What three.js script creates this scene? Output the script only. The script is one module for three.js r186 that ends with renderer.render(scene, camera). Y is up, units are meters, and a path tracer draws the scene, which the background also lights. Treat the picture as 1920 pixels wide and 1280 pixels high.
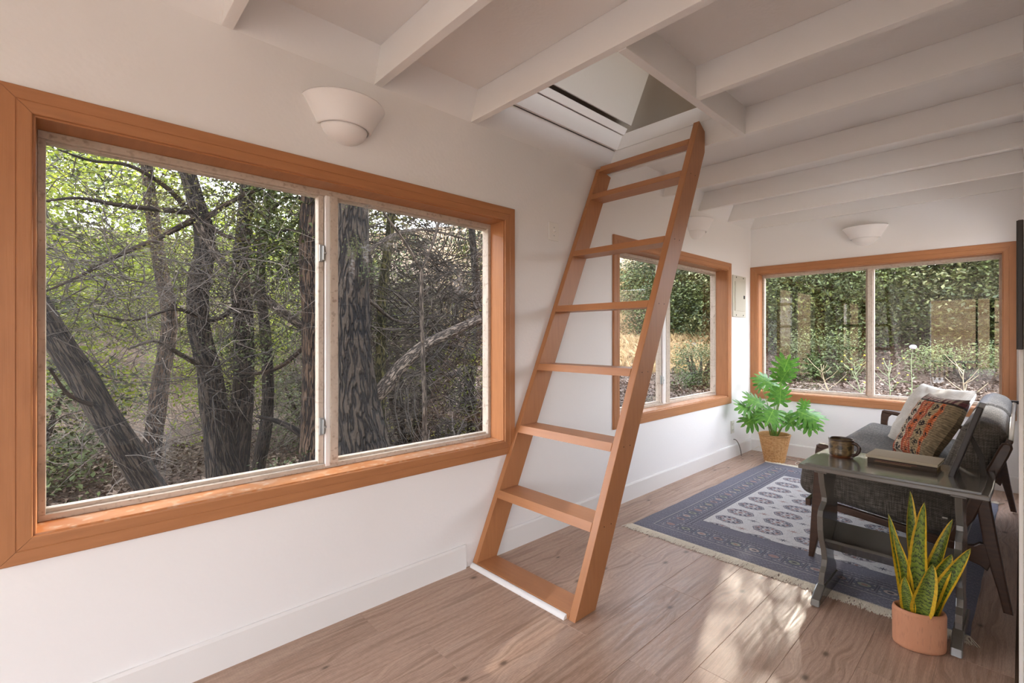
import * as THREE from 'three';
import { RoundedBoxGeometry } from 'three/addons/geometries/RoundedBoxGeometry.js';
import { mergeGeometries, mergeVertices } from 'three/addons/utils/BufferGeometryUtils.js';
import { ImprovedNoise } from 'three/addons/math/ImprovedNoise.js';

// ---------------------------------------------------------------- camera, sky, sun, exposure
const scene = new THREE.Scene();
const FOCAL = 898, YAW = 0.8178, EYE = [1.902, 1.15, 0];                 // focal length in pixels of a 1920 x 1280 frame
const camera = new THREE.PerspectiveCamera(2 * Math.atan(640 / FOCAL) * 180 / Math.PI, 1.5, 0.05, 200);
camera.position.set(...EYE);
camera.rotation.set(0, YAW, 0);
camera.setViewOffset(1920, 1280, 0, 8.6, 1920, 1280);                    // shifted lens: verticals stay vertical
const renderer = new THREE.WebGLRenderer({ antialias: true });
renderer.toneMapping = THREE.LinearToneMapping;
renderer.toneMappingExposure = 1.44;
renderer.shadowMap.enabled = true;
renderer.shadowMap.type = THREE.PCFSoftShadowMap;

const SKY_STRENGTH = 7.5, SUN_STRENGTH = 8.0;
{ // clear afternoon sky: pale at the horizon, bluer overhead, the same all the way round
  const w = 64, h = 64, d = new Float32Array(w * h * 4);
  for (let y = 0; y < h; y++) {
    const e = Math.sin(((y + 0.5) / h - 0.5) * Math.PI), t = Math.pow(Math.max(0, e), 0.55);
    for (let x = 0; x < w; x++) d.set(e < 0 ? [0.30, 0.27, 0.22, 1] : [1.01 - 0.27 * t, 0.985 - 0.15 * t, 0.965 + 0.06 * t, 1], (y * w + x) * 4);
  }
  const t = new THREE.DataTexture(d, w, h, THREE.RGBAFormat, THREE.FloatType);
  t.mapping = THREE.EquirectangularReflectionMapping; t.needsUpdate = true; t.magFilter = THREE.LinearFilter;
  scene.background = t; scene.environment = t;
  scene.backgroundIntensity = SKY_STRENGTH; scene.environmentIntensity = SKY_STRENGTH;
}
const SUN_TRAVEL = new THREE.Vector3(0.62, -1.0, 2.25).normalize();      // low sun, coming in through the end window
const sun = new THREE.DirectionalLight(new THREE.Color(1.0, 0.90, 0.76), SUN_STRENGTH);
sun.name = 'sun';
sun.position.copy(SUN_TRAVEL).multiplyScalar(-40);
sun.castShadow = true;
sun.shadow.mapSize.set(4096, 4096);
Object.assign(sun.shadow.camera, { left: -22, right: 22, top: 22, bottom: -22, near: 1, far: 90 });
scene.add(sun, sun.target);

// ---------------------------------------------------------------- helpers
let seed = 20240611;
const rnd = () => { seed = (seed + 0x6d2b79f5) | 0; let t = Math.imul(seed ^ (seed >>> 15), 1 | seed); t = (t + Math.imul(t ^ (t >>> 7), 61 | t)) ^ t; return ((t ^ (t >>> 14)) >>> 0) / 4294967296; };
const rr = (a, b) => a + (b - a) * rnd();
const V = (x, y, z) => new THREE.Vector3(x, y, z);
const N = new ImprovedNoise();
const n2 = (x, y, s = 0) => N.noise(x, y, s);
const fbm = (x, y, s = 0, o = 4) => { let a = 0, k = 1, f = 1; for (let i = 0; i < o; i++) { a += k * N.noise(x * f, y * f, s + i * 7.3); k *= 0.5; f *= 2; } return a; };
const clamp = THREE.MathUtils.clamp, lerp = THREE.MathUtils.lerp, sstep = THREE.MathUtils.smoothstep;
const used = new Map();
function numbered(name) { const n = used.get(name) ?? 0; used.set(name, n + 1); return n ? name + '_' + String(n).padStart(3, '0') : name; }
function tag(o, label, category, group, kind) {
  if (label) o.userData.label = label; if (category) o.userData.category = category;
  if (group) o.userData.group = group; if (kind) o.userData.kind = kind; return o;
}
function thing(name, label, category, p = [0, 0, 0], turn = 0, group) {
  const o = new THREE.Group(); o.name = numbered(name); scene.add(o); o.position.set(...p); o.rotation.y = turn;
  return tag(o, label, category, group);
}
function structure(name, p = [0, 0, 0]) { const o = new THREE.Group(); o.name = name; o.position.set(...p); o.userData.kind = 'structure'; scene.add(o); return o; }
function mesh(name, geo, mat, parent, label) {
  if (Array.isArray(geo)) geo = merge(geo);
  const o = new THREE.Mesh(geo, mat); o.name = numbered(name); o.castShadow = o.receiveShadow = true;
  if (label) o.userData.label = label; (parent ?? scene).add(o); return o;
}
function merge(list) {
  list = list.map((g) => { g = g.index ? g.toNonIndexed() : g; for (const k of Object.keys(g.attributes)) if (!['position', 'normal', 'uv'].includes(k)) g.deleteAttribute(k);
    if (!g.attributes.uv) g.setAttribute('uv', new THREE.BufferAttribute(new Float32Array(g.attributes.position.count * 2), 2));
    if (!g.attributes.normal) g.computeVertexNormals(); return g; });
  return mergeGeometries(list);
}
// uv in metres from the dominant side of each face; axis u may be turned
function uvMetres(g, turn = 0, off = [0, 0]) {
  g = g.index ? g.toNonIndexed() : g;
  const p = g.attributes.position, n = p.count, uv = new Float32Array(n * 2), a = V(), b = V(), c = V();
  for (let i = 0; i < n; i += 3) {
    a.fromBufferAttribute(p, i); b.fromBufferAttribute(p, i + 1).sub(a); c.fromBufferAttribute(p, i + 2).sub(a); b.cross(c);
    const x = Math.abs(b.x), y = Math.abs(b.y), z = Math.abs(b.z), ax = x >= y && x >= z ? 0 : y >= z ? 1 : 2;
    for (let k = 0; k < 3; k++) {
      a.fromBufferAttribute(p, i + k); let u = ax === 0 ? a.z : a.x, v = ax === 1 ? a.z : a.y;
      if (turn) [u, v] = [v, u];
      uv[(i + k) * 2] = u + off[0]; uv[(i + k) * 2 + 1] = v + off[1];
    }
  }
  g.setAttribute('uv', new THREE.BufferAttribute(uv, 2));
  return g;
}
const move = (g, x, y, z) => g.translate(x, y, z);
// plain box from lo to hi
function bx(x0, x1, y0, y1, z0, z1) { return new THREE.BoxGeometry(Math.abs(x1 - x0), Math.abs(y1 - y0), Math.abs(z1 - z0)).translate((x0 + x1) / 2, (y0 + y1) / 2, (z0 + z1) / 2); }
// box with chamfered / rounded edges
function rb(x0, x1, y0, y1, z0, z1, r = 0.004, s = 2) { return new RoundedBoxGeometry(Math.abs(x1 - x0), Math.abs(y1 - y0), Math.abs(z1 - z0), s, r).translate((x0 + x1) / 2, (y0 + y1) / 2, (z0 + z1) / 2); }
// polygon in a plane, extruded. pts [[a,b]...]; plane 'xy' extrudes along z, 'zy' along x, 'xz' along y
function prism(pts, from, to, plane = 'xy', bevel = 0, curve = 12) {
  const s = pts instanceof THREE.Shape ? pts : new THREE.Shape(pts.map((p) => new THREE.Vector2(p[0], p[1])));
  const len = to - from, g = new THREE.ExtrudeGeometry(s, { depth: len - 2 * bevel, bevelEnabled: bevel > 0, bevelSize: bevel, bevelThickness: bevel, bevelOffset: -bevel, bevelSegments: 2, curveSegments: curve });
  g.translate(0, 0, from + bevel);
  if (plane === 'zy') { const p = g.attributes.position; for (let i = 0; i < p.count; i++) { const a = p.getX(i), b = p.getY(i), c = p.getZ(i); p.setXYZ(i, c, b, a); } flip(g); }
  if (plane === 'xz') { const p = g.attributes.position; for (let i = 0; i < p.count; i++) { const a = p.getX(i), b = p.getY(i), c = p.getZ(i); p.setXYZ(i, a, c, b); } flip(g); }
  g.computeVertexNormals();
  return g;
}
function flip(g) { if (g.index) { const a = g.index.array; for (let i = 0; i < a.length; i += 3) [a[i], a[i + 2]] = [a[i + 2], a[i]]; return g; }
  for (const k of Object.keys(g.attributes)) { const t = g.attributes[k], s = t.itemSize, a = t.array; for (let i = 0; i < t.count; i += 3) for (let c = 0; c < s; c++) { const q = a[i * s + c]; a[i * s + c] = a[(i + 2) * s + c]; a[(i + 2) * s + c] = q; } } return g; }
// swept tube through points with a radius at each; optional surface bumps
function sweep(pts, rad, seg = 7, o = {}) {
  const P = pts.map((p) => p.isVector3 ? p : V(...p)), n = P.length, pos = [], uv = [], idx = [];
  let t = P[1].clone().sub(P[0]).normalize(), up = Math.abs(t.y) > 0.9 ? V(1, 0, 0) : V(0, 1, 0), u = V().crossVectors(up, t).normalize(), w = V(), len = 0;
  for (let i = 0; i < n; i++) {
    t = (i === 0 ? P[1].clone().sub(P[0]) : i === n - 1 ? P[n - 1].clone().sub(P[n - 2]) : P[i + 1].clone().sub(P[i - 1])).normalize();
    u.addScaledVector(t, -u.dot(t)).normalize(); w.crossVectors(t, u);
    if (i) len += P[i].distanceTo(P[i - 1]);
    const r = Array.isArray(rad) ? rad[i] : rad;
    for (let k = 0; k <= seg; k++) {
      const a = k / seg * Math.PI * 2, ca = Math.cos(a), sa = Math.sin(a), rk = o.bump ? r * (1 + o.bump(a, len, i)) : r, fa = o.flat ?? 1;
      pos.push(P[i].x + (u.x * ca + w.x * sa * fa) * rk, P[i].y + (u.y * ca + w.y * sa * fa) * rk, P[i].z + (u.z * ca + w.z * sa * fa) * rk);
      uv.push(k / seg * (o.around ?? 1), len);
    }
  }
  for (let i = 0; i < n - 1; i++) for (let k = 0; k < seg; k++) { const a = i * (seg + 1) + k, b = a + seg + 1; idx.push(a, a + 1, b, a + 1, b + 1, b); }
  if (o.caps !== false) for (const [i, s] of [[0, -1], [n - 1, 1]]) {
    const c = pos.length / 3; pos.push(P[i].x, P[i].y, P[i].z); uv.push(0.5, len);
    for (let k = 0; k < seg; k++) { const a = i * (seg + 1) + k; s > 0 ? idx.push(a, a + 1, c) : idx.push(a + 1, a, c); }
  }
  const g = new THREE.BufferGeometry(); g.setAttribute('position', new THREE.Float32BufferAttribute(pos, 3)); g.setAttribute('uv', new THREE.Float32BufferAttribute(uv, 2)); g.setIndex(idx); g.computeVertexNormals();
  return g;
}
const curve = (pts, n = 16) => new THREE.CatmullRomCurve3(pts.map((p) => p.isVector3 ? p : V(...p))).getPoints(n);
// computed texture: f(u, v) -> [r, g, b] or grey, 0..1 (sRGB for colours)
function tex(w, h, f, srgb = true, repeat) {
  const d = new Uint8Array(w * h * 4);
  for (let y = 0; y < h; y++) for (let x = 0; x < w; x++) {
    const c = f((x + 0.5) / w, (y + 0.5) / h), i = (y * w + x) * 4;
    if (typeof c === 'number') d[i] = d[i + 1] = d[i + 2] = clamp(c, 0, 1) * 255; else for (let k = 0; k < 3; k++) d[i + k] = clamp(c[k], 0, 1) * 255;
    d[i + 3] = c.length > 3 ? clamp(c[3], 0, 1) * 255 : 255;
  }
  const t = new THREE.DataTexture(d, w, h); t.wrapS = t.wrapT = THREE.RepeatWrapping; t.magFilter = THREE.LinearFilter; t.minFilter = THREE.LinearMipmapLinearFilter; t.generateMipmaps = true;
  if (srgb) t.colorSpace = THREE.SRGBColorSpace; if (repeat) t.repeat.set(...repeat); t.needsUpdate = true; return t;
}
const hex = (s) => { const n = parseInt(s.slice(1), 16); return [(n >> 16) / 255, ((n >> 8) & 255) / 255, (n & 255) / 255]; };
const mixc = (a, b, t) => a.map((x, i) => x + (b[i] - x) * t);
const S = (o) => new THREE.MeshStandardMaterial(o), PH = (o) => new THREE.MeshPhysicalMaterial(o);
// wave that repeats over the unit square, for tileable grain
const blend = (a, b, t) => Array.isArray(a) ? mixc(a, b, t) : lerp(a, b, t);
const tile = (f) => (u, v) => { const a = f(u, v), b = f(u - 1, v), c = f(u, v - 1), d = f(u - 1, v - 1); return blend(blend(a, b, u), blend(c, d, u), v); };

// ---------------------------------------------------------------- materials of the room
const rollerBump = tex(256, 256, tile((u, v) => 0.5 + 0.5 * fbm(u * 40, v * 40, 3, 3)), false, [1.6, 1.6]);
const M = {
  wall: S({ name: 'white_wall_paint', color: '#f0edea', roughness: 0.62, bumpMap: rollerBump, bumpScale: 0.0006 }),
  ceiling: S({ name: 'white_ceiling_paint', color: '#ede9e5', roughness: 0.7, bumpMap: rollerBump, bumpScale: 0.0008 }),
  joist: S({ name: 'white_joist_paint', color: '#f0ece7', roughness: 0.5, bumpMap: rollerBump, bumpScale: 0.0006 }),
  trim: S({ name: 'white_trim_paint', color: '#ebe8e4', roughness: 0.4 }),
  loft: S({ name: 'white_loft_board', color: '#dcd6cd', roughness: 0.7, bumpMap: rollerBump, bumpScale: 0.001 }),
  loftDark: S({ name: 'bare_loft_board', color: '#a89d90', roughness: 0.85 }),
  glass: PH({ name: 'window_glass', color: '#ffffff', roughness: 0.0, transmission: 1, thickness: 0, ior: 1.5, specularIntensity: 0.45 }),
  glassEnd: PH({ name: 'end_window_glass', color: '#ffffff', roughness: 0.0, transmission: 1, thickness: 0, ior: 1.5, specularIntensity: 1 }),
  steel: S({ name: 'galvanized_steel', color: '#aeb3b4', roughness: 0.38, metalness: 0.85 }),
  slot: S({ name: 'dark_slot', color: '#2a2622', roughness: 0.7 }),
};
{ // orange-brown satin paint with brush lines and specks of wear
  const brushed = tex(256, 256, tile((u, v) => 0.5 + 0.45 * fbm(u * 3, v * 70, 5, 3)), false, [1.5, 4]);
  const tint = tex(256, 256, tile((u, v) => { const g = fbm(u * 5, v * 30, 9, 4), m = fbm(u * 9, v * 9, 2, 3); return mixc(hex('#b67c50'), hex('#a87047'), clamp(0.5 + g * 0.6 + m * 0.3, 0, 1)); }), true, [1, 2]);
  M.orange = S({ name: 'orange_brown_paint', map: tint, roughness: 0.42, bumpMap: brushed, bumpScale: 0.0004 });
  M.sill = S({ name: 'worn_skylit_sill_paint', roughness: 0.38, map: tex(256, 256, tile((u, v) => { const g = sstep(fbm(u * 12, v * 5, 4, 4), -0.1, 0.5), m = sstep(fbm(u * 30, v * 14, 11, 3), 0.25, 0.5); return mixc(mixc(hex('#bd7c4a'), hex('#c79774'), g), hex('#d8c4b2'), m * 0.6); }), true, [1, 2]) });  // pale tones: dusty paint, plus glancing sky light put into the colour
  M.frame = S({ name: 'weathered_window_frame', roughness: 0.5, map: tex(256, 256, tile((u, v) => { const g = fbm(u * 6, v * 22, 8, 4), d = sstep(fbm(u * 34, v * 34, 21, 3), 0.32, 0.55); return mixc(mixc(hex('#cdc0b1'), hex('#b9ab9b'), clamp(0.5 + g, 0, 1)), hex('#8d7c6b'), d * 0.7); }), true, [1.5, 1.5]) });
}

// ---------------------------------------------------------------- floor: planks laid along the room
const CEIL = 2.374, BEAM = 2.231, END = -5.124, RIGHT = 1.9035, BACK = 3.5, NEAR_RIGHT = -0.55, FAR_X = 4.4;
const plankMats = [];
{
  const W = 1024, H = 160;   // one plank: u along its length (1.22 m), v across (0.19 m)
  for (let k = 0; k < 8; k++) {
    const s = k * 13.7, knots = [];
    for (let i = 0; i < 1 + (k % 3); i++) knots.push([rr(0.1, 0.9), rr(0.25, 0.75), rr(0.5, 1.2)]);
    const base = mixc(hex('#c2a38f'), hex('#b1937f'), rnd()), f = (u, v) => {
      let warp = 0, dark = 0;
      for (const [ku, kv, kr] of knots) { const dx = (u - ku) * 6.4, dy = (v - kv), r2 = dx * dx * 6 + dy * dy * 18; warp += (v - kv) * 1.4 * Math.exp(-r2 * 0.9 / kr); dark += Math.exp(-r2 * 26 / kr) * 0.9; }
      const y = v + warp + 0.08 * fbm(u * 2.5, v * 0.8, s, 3);
      const cath = Math.sin((y * 5 + 0.7 * fbm(u * 1.6, y * 1.2, s + 3, 3)) * 9), fine = fbm(u * 9, y * 60, s + 1, 3), streak = sstep(fbm(u * 2.2, y * 9, s + 8, 4), 0.12, 0.6), pores = fbm(u * 60, v * 130, s + 5, 2);
      const ash = sstep(fbm(u * 1.4, y * 2.4, s + 15, 3), 0.0, 0.6);
      let c = mixc(base, hex('#987b66'), clamp(0.22 + 0.16 * cath + 0.5 * fine, 0, 1));
      c = mixc(c, hex('#c4ab99'), ash * 0.4); c = mixc(c, hex('#7d6250'), streak * 0.35); c = mixc(c, hex('#513e31'), clamp(dark, 0, 0.75));
      const saw = 0.02 * Math.sin(u * 900 + 3 * n2(u * 40, v * 6, s)) * (0.5 + 0.5 * n2(u * 7, v * 2, s));
      return c.map((x) => x * (1 + pores * 0.10 + saw));
    };
    const t = tex(W, H, f);
    const rough = tex(256, 64, (u, v) => 0.40 + 0.16 * fbm(u * 8, v * 22, s, 3), false);
    plankMats.push(S({ name: 'oak_laminate_' + k, map: t, roughness: 1, roughnessMap: rough, bumpMap: t, bumpScale: 0.0003 }));
  }
}
{
  const floor = structure('floor');
  mesh('subfloor', [bx(-0.14, RIGHT + 0.14, -0.2, -0.012, END - 0.14, BACK + 0.14), bx(RIGHT + 0.14, FAR_X + 0.14, -0.2, -0.012, NEAR_RIGHT - 0.14, BACK + 0.14)], S({ color: '#6d5a49', roughness: 0.9 }), floor);
  const plank = (x0, x1, z0, z1, k) => { // chamfered top edges leave the fine dark seams
    const c = 0.0012, y = 0, b = -0.012;
    const P = [[x0, b, z0], [x1, b, z0], [x1, b, z1], [x0, b, z1], [x0, y - c, z0], [x1, y - c, z0], [x1, y - c, z1], [x0, y - c, z1], [x0 + c, y, z0 + c], [x1 - c, y, z0 + c], [x1 - c, y, z1 - c], [x0 + c, y, z1 - c]];
    const q = [[8, 11, 10, 9], [4, 8, 9, 5], [5, 9, 10, 6], [6, 10, 11, 7], [7, 11, 8, 4], [0, 4, 5, 1], [1, 5, 6, 2], [2, 6, 7, 3], [3, 7, 4, 0]];
    const pos = [], uv = [], flipU = rnd() < 0.5, off = rr(0, 0.0);
    for (const f of q) for (const i of [0, 1, 2, 0, 2, 3]) { const p = P[f[i]]; pos.push(...p); let u = (p[2] - z0) / 1.22, v = (p[0] - x0) / 0.19; if (flipU) { u = 1 - u; v = 1 - v; } uv.push(u + off, v); }
    const g = new THREE.BufferGeometry(); g.setAttribute('position', new THREE.Float32BufferAttribute(pos, 3)); g.setAttribute('uv', new THREE.Float32BufferAttribute(uv, 2)); g.computeVertexNormals();
    mesh('plank', g, plankMats[k], floor);
  };
  const starts = { 0: -0.9, 1: -0.42, 2: -1.0, 3: -0.25, 4: -2.03, 5: -1.47, 6: -1.62, 7: -0.35, 8: -0.8, 9: -1.12 };  // where an end joint falls in each row
  for (let c = 0; c < 24; c++) {
    const x0 = -0.005 + c * 0.1888 - 0.0, x1 = x0 + 0.1888; if (x0 > FAR_X) break;
    const zEnd = x0 < RIGHT - 0.05 ? END : NEAR_RIGHT, j = starts[c] ?? rr(-1.2, 0);
    for (let i = -6; i < 6; i++) { const z0 = Math.max(j + i * 1.22, zEnd), z1 = Math.min(j + (i + 1) * 1.22, BACK); if (z1 - z0 > 0.02) plank(Math.max(x0, 0), Math.min(x1, x0 < RIGHT - 0.05 && zEnd === END && x1 > RIGHT ? RIGHT + 0.02 : FAR_X), z0, z1, Math.floor(rnd() * 8)); }
  }
}

// ---------------------------------------------------------------- walls
function slab(outline, holes, from, to, plane) { // wall with openings; outline and holes are [[a0,b0],[a1,b1]] rectangles
  const R = ([[a0, b0], [a1, b1]]) => [[a0, b0], [a1, b0], [a1, b1], [a0, b1]].map((p) => new THREE.Vector2(...p));
  const s = new THREE.Shape(R(outline)); for (const h of holes) s.holes.push(new THREE.Path(R(h).reverse()));
  return uvMetres(prism(s, from, to, plane));
}
const WALL_T = 0.14, WIN = { // inner edge of each casing
  1: { a0: -1.722, a1: 0.062, y0: 0.592, y1: 1.773 }, 2: { a0: -4.55, a1: -2.785, y0: 0.592, y1: 1.775 }, 3: { a0: 0.07, a1: 1.80, y0: 0.602, y1: 1.785 },
};
const hole = (w) => [[w.a0, w.y0], [w.a1, w.y1]];
{
  const g = structure('wall_left');
  mesh('wall_panel', slab([[END - WALL_T, -0.8], [BACK + WALL_T, BEAM]], [hole(WIN[1]), hole(WIN[2])], -WALL_T, 0, 'zy'), M.wall, g);
  // the wall leans in above the joist seats, as the foot of the roof slope does
  const lean = [[0, BEAM], [0.057, CEIL], [0.02, CEIL + 0.03], [-WALL_T, CEIL], [-WALL_T, BEAM]];
  mesh('sloped_panel', uvMetres(prism(lean, END, BACK, 'xy')), M.wall, g);
  const e = structure('wall_end');
  mesh('wall_panel', slab([[-WALL_T, -0.8], [RIGHT + WALL_T, CEIL + 0.02]], [hole(WIN[3])], END - WALL_T, END, 'xy'), M.wall, e);
  mesh('ledger_board', rb(0.0, RIGHT, 2.24, CEIL, END, END + 0.022, 0.003), M.joist, e);
  const r = structure('wall_right');
  mesh('wall_panel', slab([[END, -0.8], [NEAR_RIGHT, CEIL + 0.02]], [[[-4.95, 0.78], [-3.45, 2.02]]], RIGHT, RIGHT + 0.12, 'zy'), M.wall, r);
  mesh('pane', bx(RIGHT + 0.06, RIGHT + 0.061, 0.78, 2.02, -4.95, -3.45), M.glass, r);
  mesh('sash', [bx(RIGHT + 0.045, RIGHT + 0.075, 0.78, 0.82, -4.95, -3.45), bx(RIGHT + 0.045, RIGHT + 0.075, 1.98, 2.02, -4.95, -3.45), bx(RIGHT + 0.045, RIGHT + 0.075, 0.82, 1.98, -4.95, -4.91), bx(RIGHT + 0.045, RIGHT + 0.075, 0.82, 1.98, -3.49, -3.45)], M.trim, r);
  const n = structure('wall_near_right');
  mesh('wall_panel', slab([[RIGHT + 0.12, -0.2], [FAR_X + WALL_T, CEIL + 0.02]], [], NEAR_RIGHT - 0.12, NEAR_RIGHT, 'xy'), M.wall, n);
  const o = structure('wall_outer_right');
  mesh('wall_panel', slab([[NEAR_RIGHT - 0.12, -0.2], [BACK + WALL_T, CEIL + 0.02]], [[[0.6, 0.7], [2.4, 2.1]]], FAR_X, FAR_X + WALL_T, 'zy'), M.wall, o);  // unseen window hole, added to light the near room
  const b = structure('wall_back');
  mesh('wall_panel', slab([[-WALL_T, -0.2], [FAR_X + WALL_T, CEIL + 0.02]], [[[0.5, 0.0], [1.84, 1.95]], [[1.95, 0.9], [4.3, 2.2]]], BACK, BACK + WALL_T, 'xy'), M.wall, b);  // window hole beside the door is unseen, added for more sky light
}

// ---------------------------------------------------------------- ceiling, joists and loft hatch
{
  const c = structure('ceiling');
  const hx0 = 0.05, hx1 = 0.852, hz0 = -2.655, hz1 = -1.533;
  mesh('ceiling_panel', [bx(-WALL_T, FAR_X + WALL_T, CEIL, CEIL + 0.09, hz1, BACK + WALL_T), bx(-WALL_T, RIGHT + WALL_T, CEIL, CEIL + 0.09, END - WALL_T, hz0), bx(hx1, RIGHT + WALL_T, CEIL, CEIL + 0.09, hz0, hz1), bx(RIGHT, FAR_X + WALL_T, CEIL, CEIL + 0.09, NEAR_RIGHT - 0.2, hz1)].map((g) => uvMetres(g)), M.ceiling, c);
  const T = 0.037, joist = (z, x0, x1) => { // foot cut along the leaning wall at its left end
    const pts = x0 === 0 ? [[0.0, BEAM], [x1, BEAM], [x1, CEIL], [0.057, CEIL]] : [[x0, BEAM], [x1, BEAM], [x1, CEIL], [x0, CEIL]];
    mesh('joist', uvMetres(prism(pts, z - T, z, 'xy', 0.002)), M.joist, c);
  };
  joist(2.72, 0, FAR_X); joist(2.10, 0, FAR_X); joist(1.49, 0, FAR_X); joist(0.88, 0, FAR_X); joist(0.27, 0, FAR_X);
  joist(-0.40, 0, FAR_X); joist(-0.972, 0, RIGHT); joist(-1.497, 0, RIGHT);
  joist(-2.09, 0.89, RIGHT); joist(-2.655, 0, RIGHT); joist(-3.37, 0, RIGHT); joist(-3.965, 0, RIGHT); joist(-4.56, 0, RIGHT);
  mesh('hatch_header', rb(0.852, 0.89, BEAM - 0.003, CEIL + 0.09, hz0, hz1 - 0.001, 0.003), M.joist, c);
  mesh('hatch_fascia', [uvMetres(bx(0.05, 0.89, CEIL + 0.0005, CEIL + 0.091, hz0 - 0.02, hz0 + 0.004)), uvMetres(bx(0.05, 0.89, CEIL + 0.0005, CEIL + 0.091, hz1 - 0.004, hz1 + 0.02))], M.joist, c);
  mesh('hatch_ledger', uvMetres(prism([[0.060, 2.378], [0.083, 2.372], [0.122, 2.455], [0.10, 2.465]], hz0, hz1, 'xy')), M.joist, c);
  mesh('hatch_rail', uvMetres(prism([[0.120, 2.460], [0.135, 2.456], [0.158, 2.490], [0.140, 2.505]], hz0, hz1, 'xy', 0.002)), M.joist, c);
  // attic under the roof slope
  const a = structure('wall_attic');
  const slope = (x, y) => [x, y], K = 2.20;
  mesh('slope_panel', uvMetres(prism([[0.178, 2.508], [0.178 + 0.62, 2.508 + 0.62 * K], [0.15 + 0.62, 2.52 + 0.62 * K], [0.155, 2.52]], hz0 - 0.012, 0.4, 'xy')), M.loft, a);
  mesh('roof_deck', uvMetres(prism([[0.0, 2.40], [0.70, 2.40 + 0.70 * K], [0.62, 2.44 + 0.70 * K], [-0.14, 2.42]], END, BACK, 'xy')), M.loftDark, a);
  mesh('roof_top', [bx(0.55, 3.0, 3.82, 3.92, END, BACK), bx(2.9, 3.0, 2.4, 3.9, END, -3.2), bx(2.9, 3.0, 2.4, 3.9, -0.6, BACK), bx(2.9, 3.0, 3.0, 3.9, -3.2, -0.6), bx(-0.14, 3.0, 2.4, 3.9, -4.3, -4.2), bx(-0.14, 3.0, 2.4, 3.9, 0.45, 0.55)], M.loftDark, a);  // open gap on the right side added to let sky light in
  mesh('loft_post', bx(0.54, 0.62, 2.4, 3.9, -2.95, -2.87), M.loft, a);
}

// ---------------------------------------------------------------- skirting and trim
{
  const board = (pts, from, to, plane, name, parent) => mesh(name, uvMetres(prism(pts, from, to, plane)), M.trim, parent);
  const L = structure('baseboard_left');
  const prof = [[0, 0], [0.012, 0], [0.012, 0.108], [0.008, 0.118], [0, 0.118]];
  board(prof, -1.46, BACK, 'xy', 'board', L); board(prof, END, -1.64, 'xy', 'board', L);
  const E = structure('baseboard_end');
  board([[END, 0], [END + 0.012, 0], [END + 0.012, 0.108], [END + 0.008, 0.118], [END, 0.118]], 0.012, RIGHT, 'zy', 'board', E);
  const q = []; for (let i = 0; i <= 6; i++) q.push([-1.5005 + 0.019 * Math.sin(i / 6 * Math.PI / 2), 0.019 * Math.cos(i / 6 * Math.PI / 2)]);
  const qr = structure('trim_1');
  mesh('quarter_round', prism([[-1.5005, 0], ...q], 0.014, 0.628, 'zy'), M.trim, qr);
  const cs = structure('trim_2');
  mesh('casing_board', rb(RIGHT - 0.0085, RIGHT, 0, 1.13, -1.80, -1.72, 0.002), M.trim, cs);
}

// ---------------------------------------------------------------- windows
// mitred casing: profile [across, proud]; a = along the wall, b = up; put(a, b, n) -> world
function mitred(w, profile, side, put, gap = 0.0006) {
  const cs = [[w.a0, w.y0, -1, -1], [w.a1, w.y0, 1, -1], [w.a1, w.y1, 1, 1], [w.a0, w.y1, -1, 1]], A = cs[side], B = cs[(side + 1) % 4], pos = [], uv = [];
  const hor = side % 2 === 0, pt = (c, p, s) => { const a = c[0] + c[2] * p[0], b = c[1] + c[3] * p[0]; return [hor ? a + s * gap : a, hor ? b : b + s * gap, p[1]]; };
  const sg = side < 2 ? 1 : -1, n = profile.length;
  for (let i = 0; i < n; i++) {
    const p = profile[i], q = profile[(i + 1) % n], k = [pt(A, p, sg), pt(B, p, -sg), pt(B, q, -sg), pt(A, q, sg)];
    for (const j of [0, 1, 2, 0, 2, 3]) { const [a, b, h] = k[j]; pos.push(...put(a, b, h)); uv.push(hor ? a : b, (j === 0 || j === 1 ? p[0] + p[1] : q[0] + q[1])); }
  }
  for (const [c, s, rev] of [[A, sg, true], [B, -sg, false]]) for (let i = 1; i < n - 1; i++) { const t = [profile[0], profile[i], profile[i + 1]]; if (rev) t.reverse(); for (const p of t) { pos.push(...put(...pt(c, p, s))); uv.push(0, p[0]); } }
  const g = new THREE.BufferGeometry(); g.setAttribute('position', new THREE.Float32BufferAttribute(pos, 3)); g.setAttribute('uv', new THREE.Float32BufferAttribute(uv, 2)); g.computeVertexNormals(); return g;
}
const CASING = [[0.0, 0], [0.0, 0.010], [0.0015, 0.0125], [0.004, 0.0135], [0.030, 0.0140], [0.0312, 0.0128], [0.0328, 0.0128], [0.034, 0.0148], [0.066, 0.0155], [0.0685, 0.0145], [0.070, 0.012], [0.070, 0]];
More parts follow.
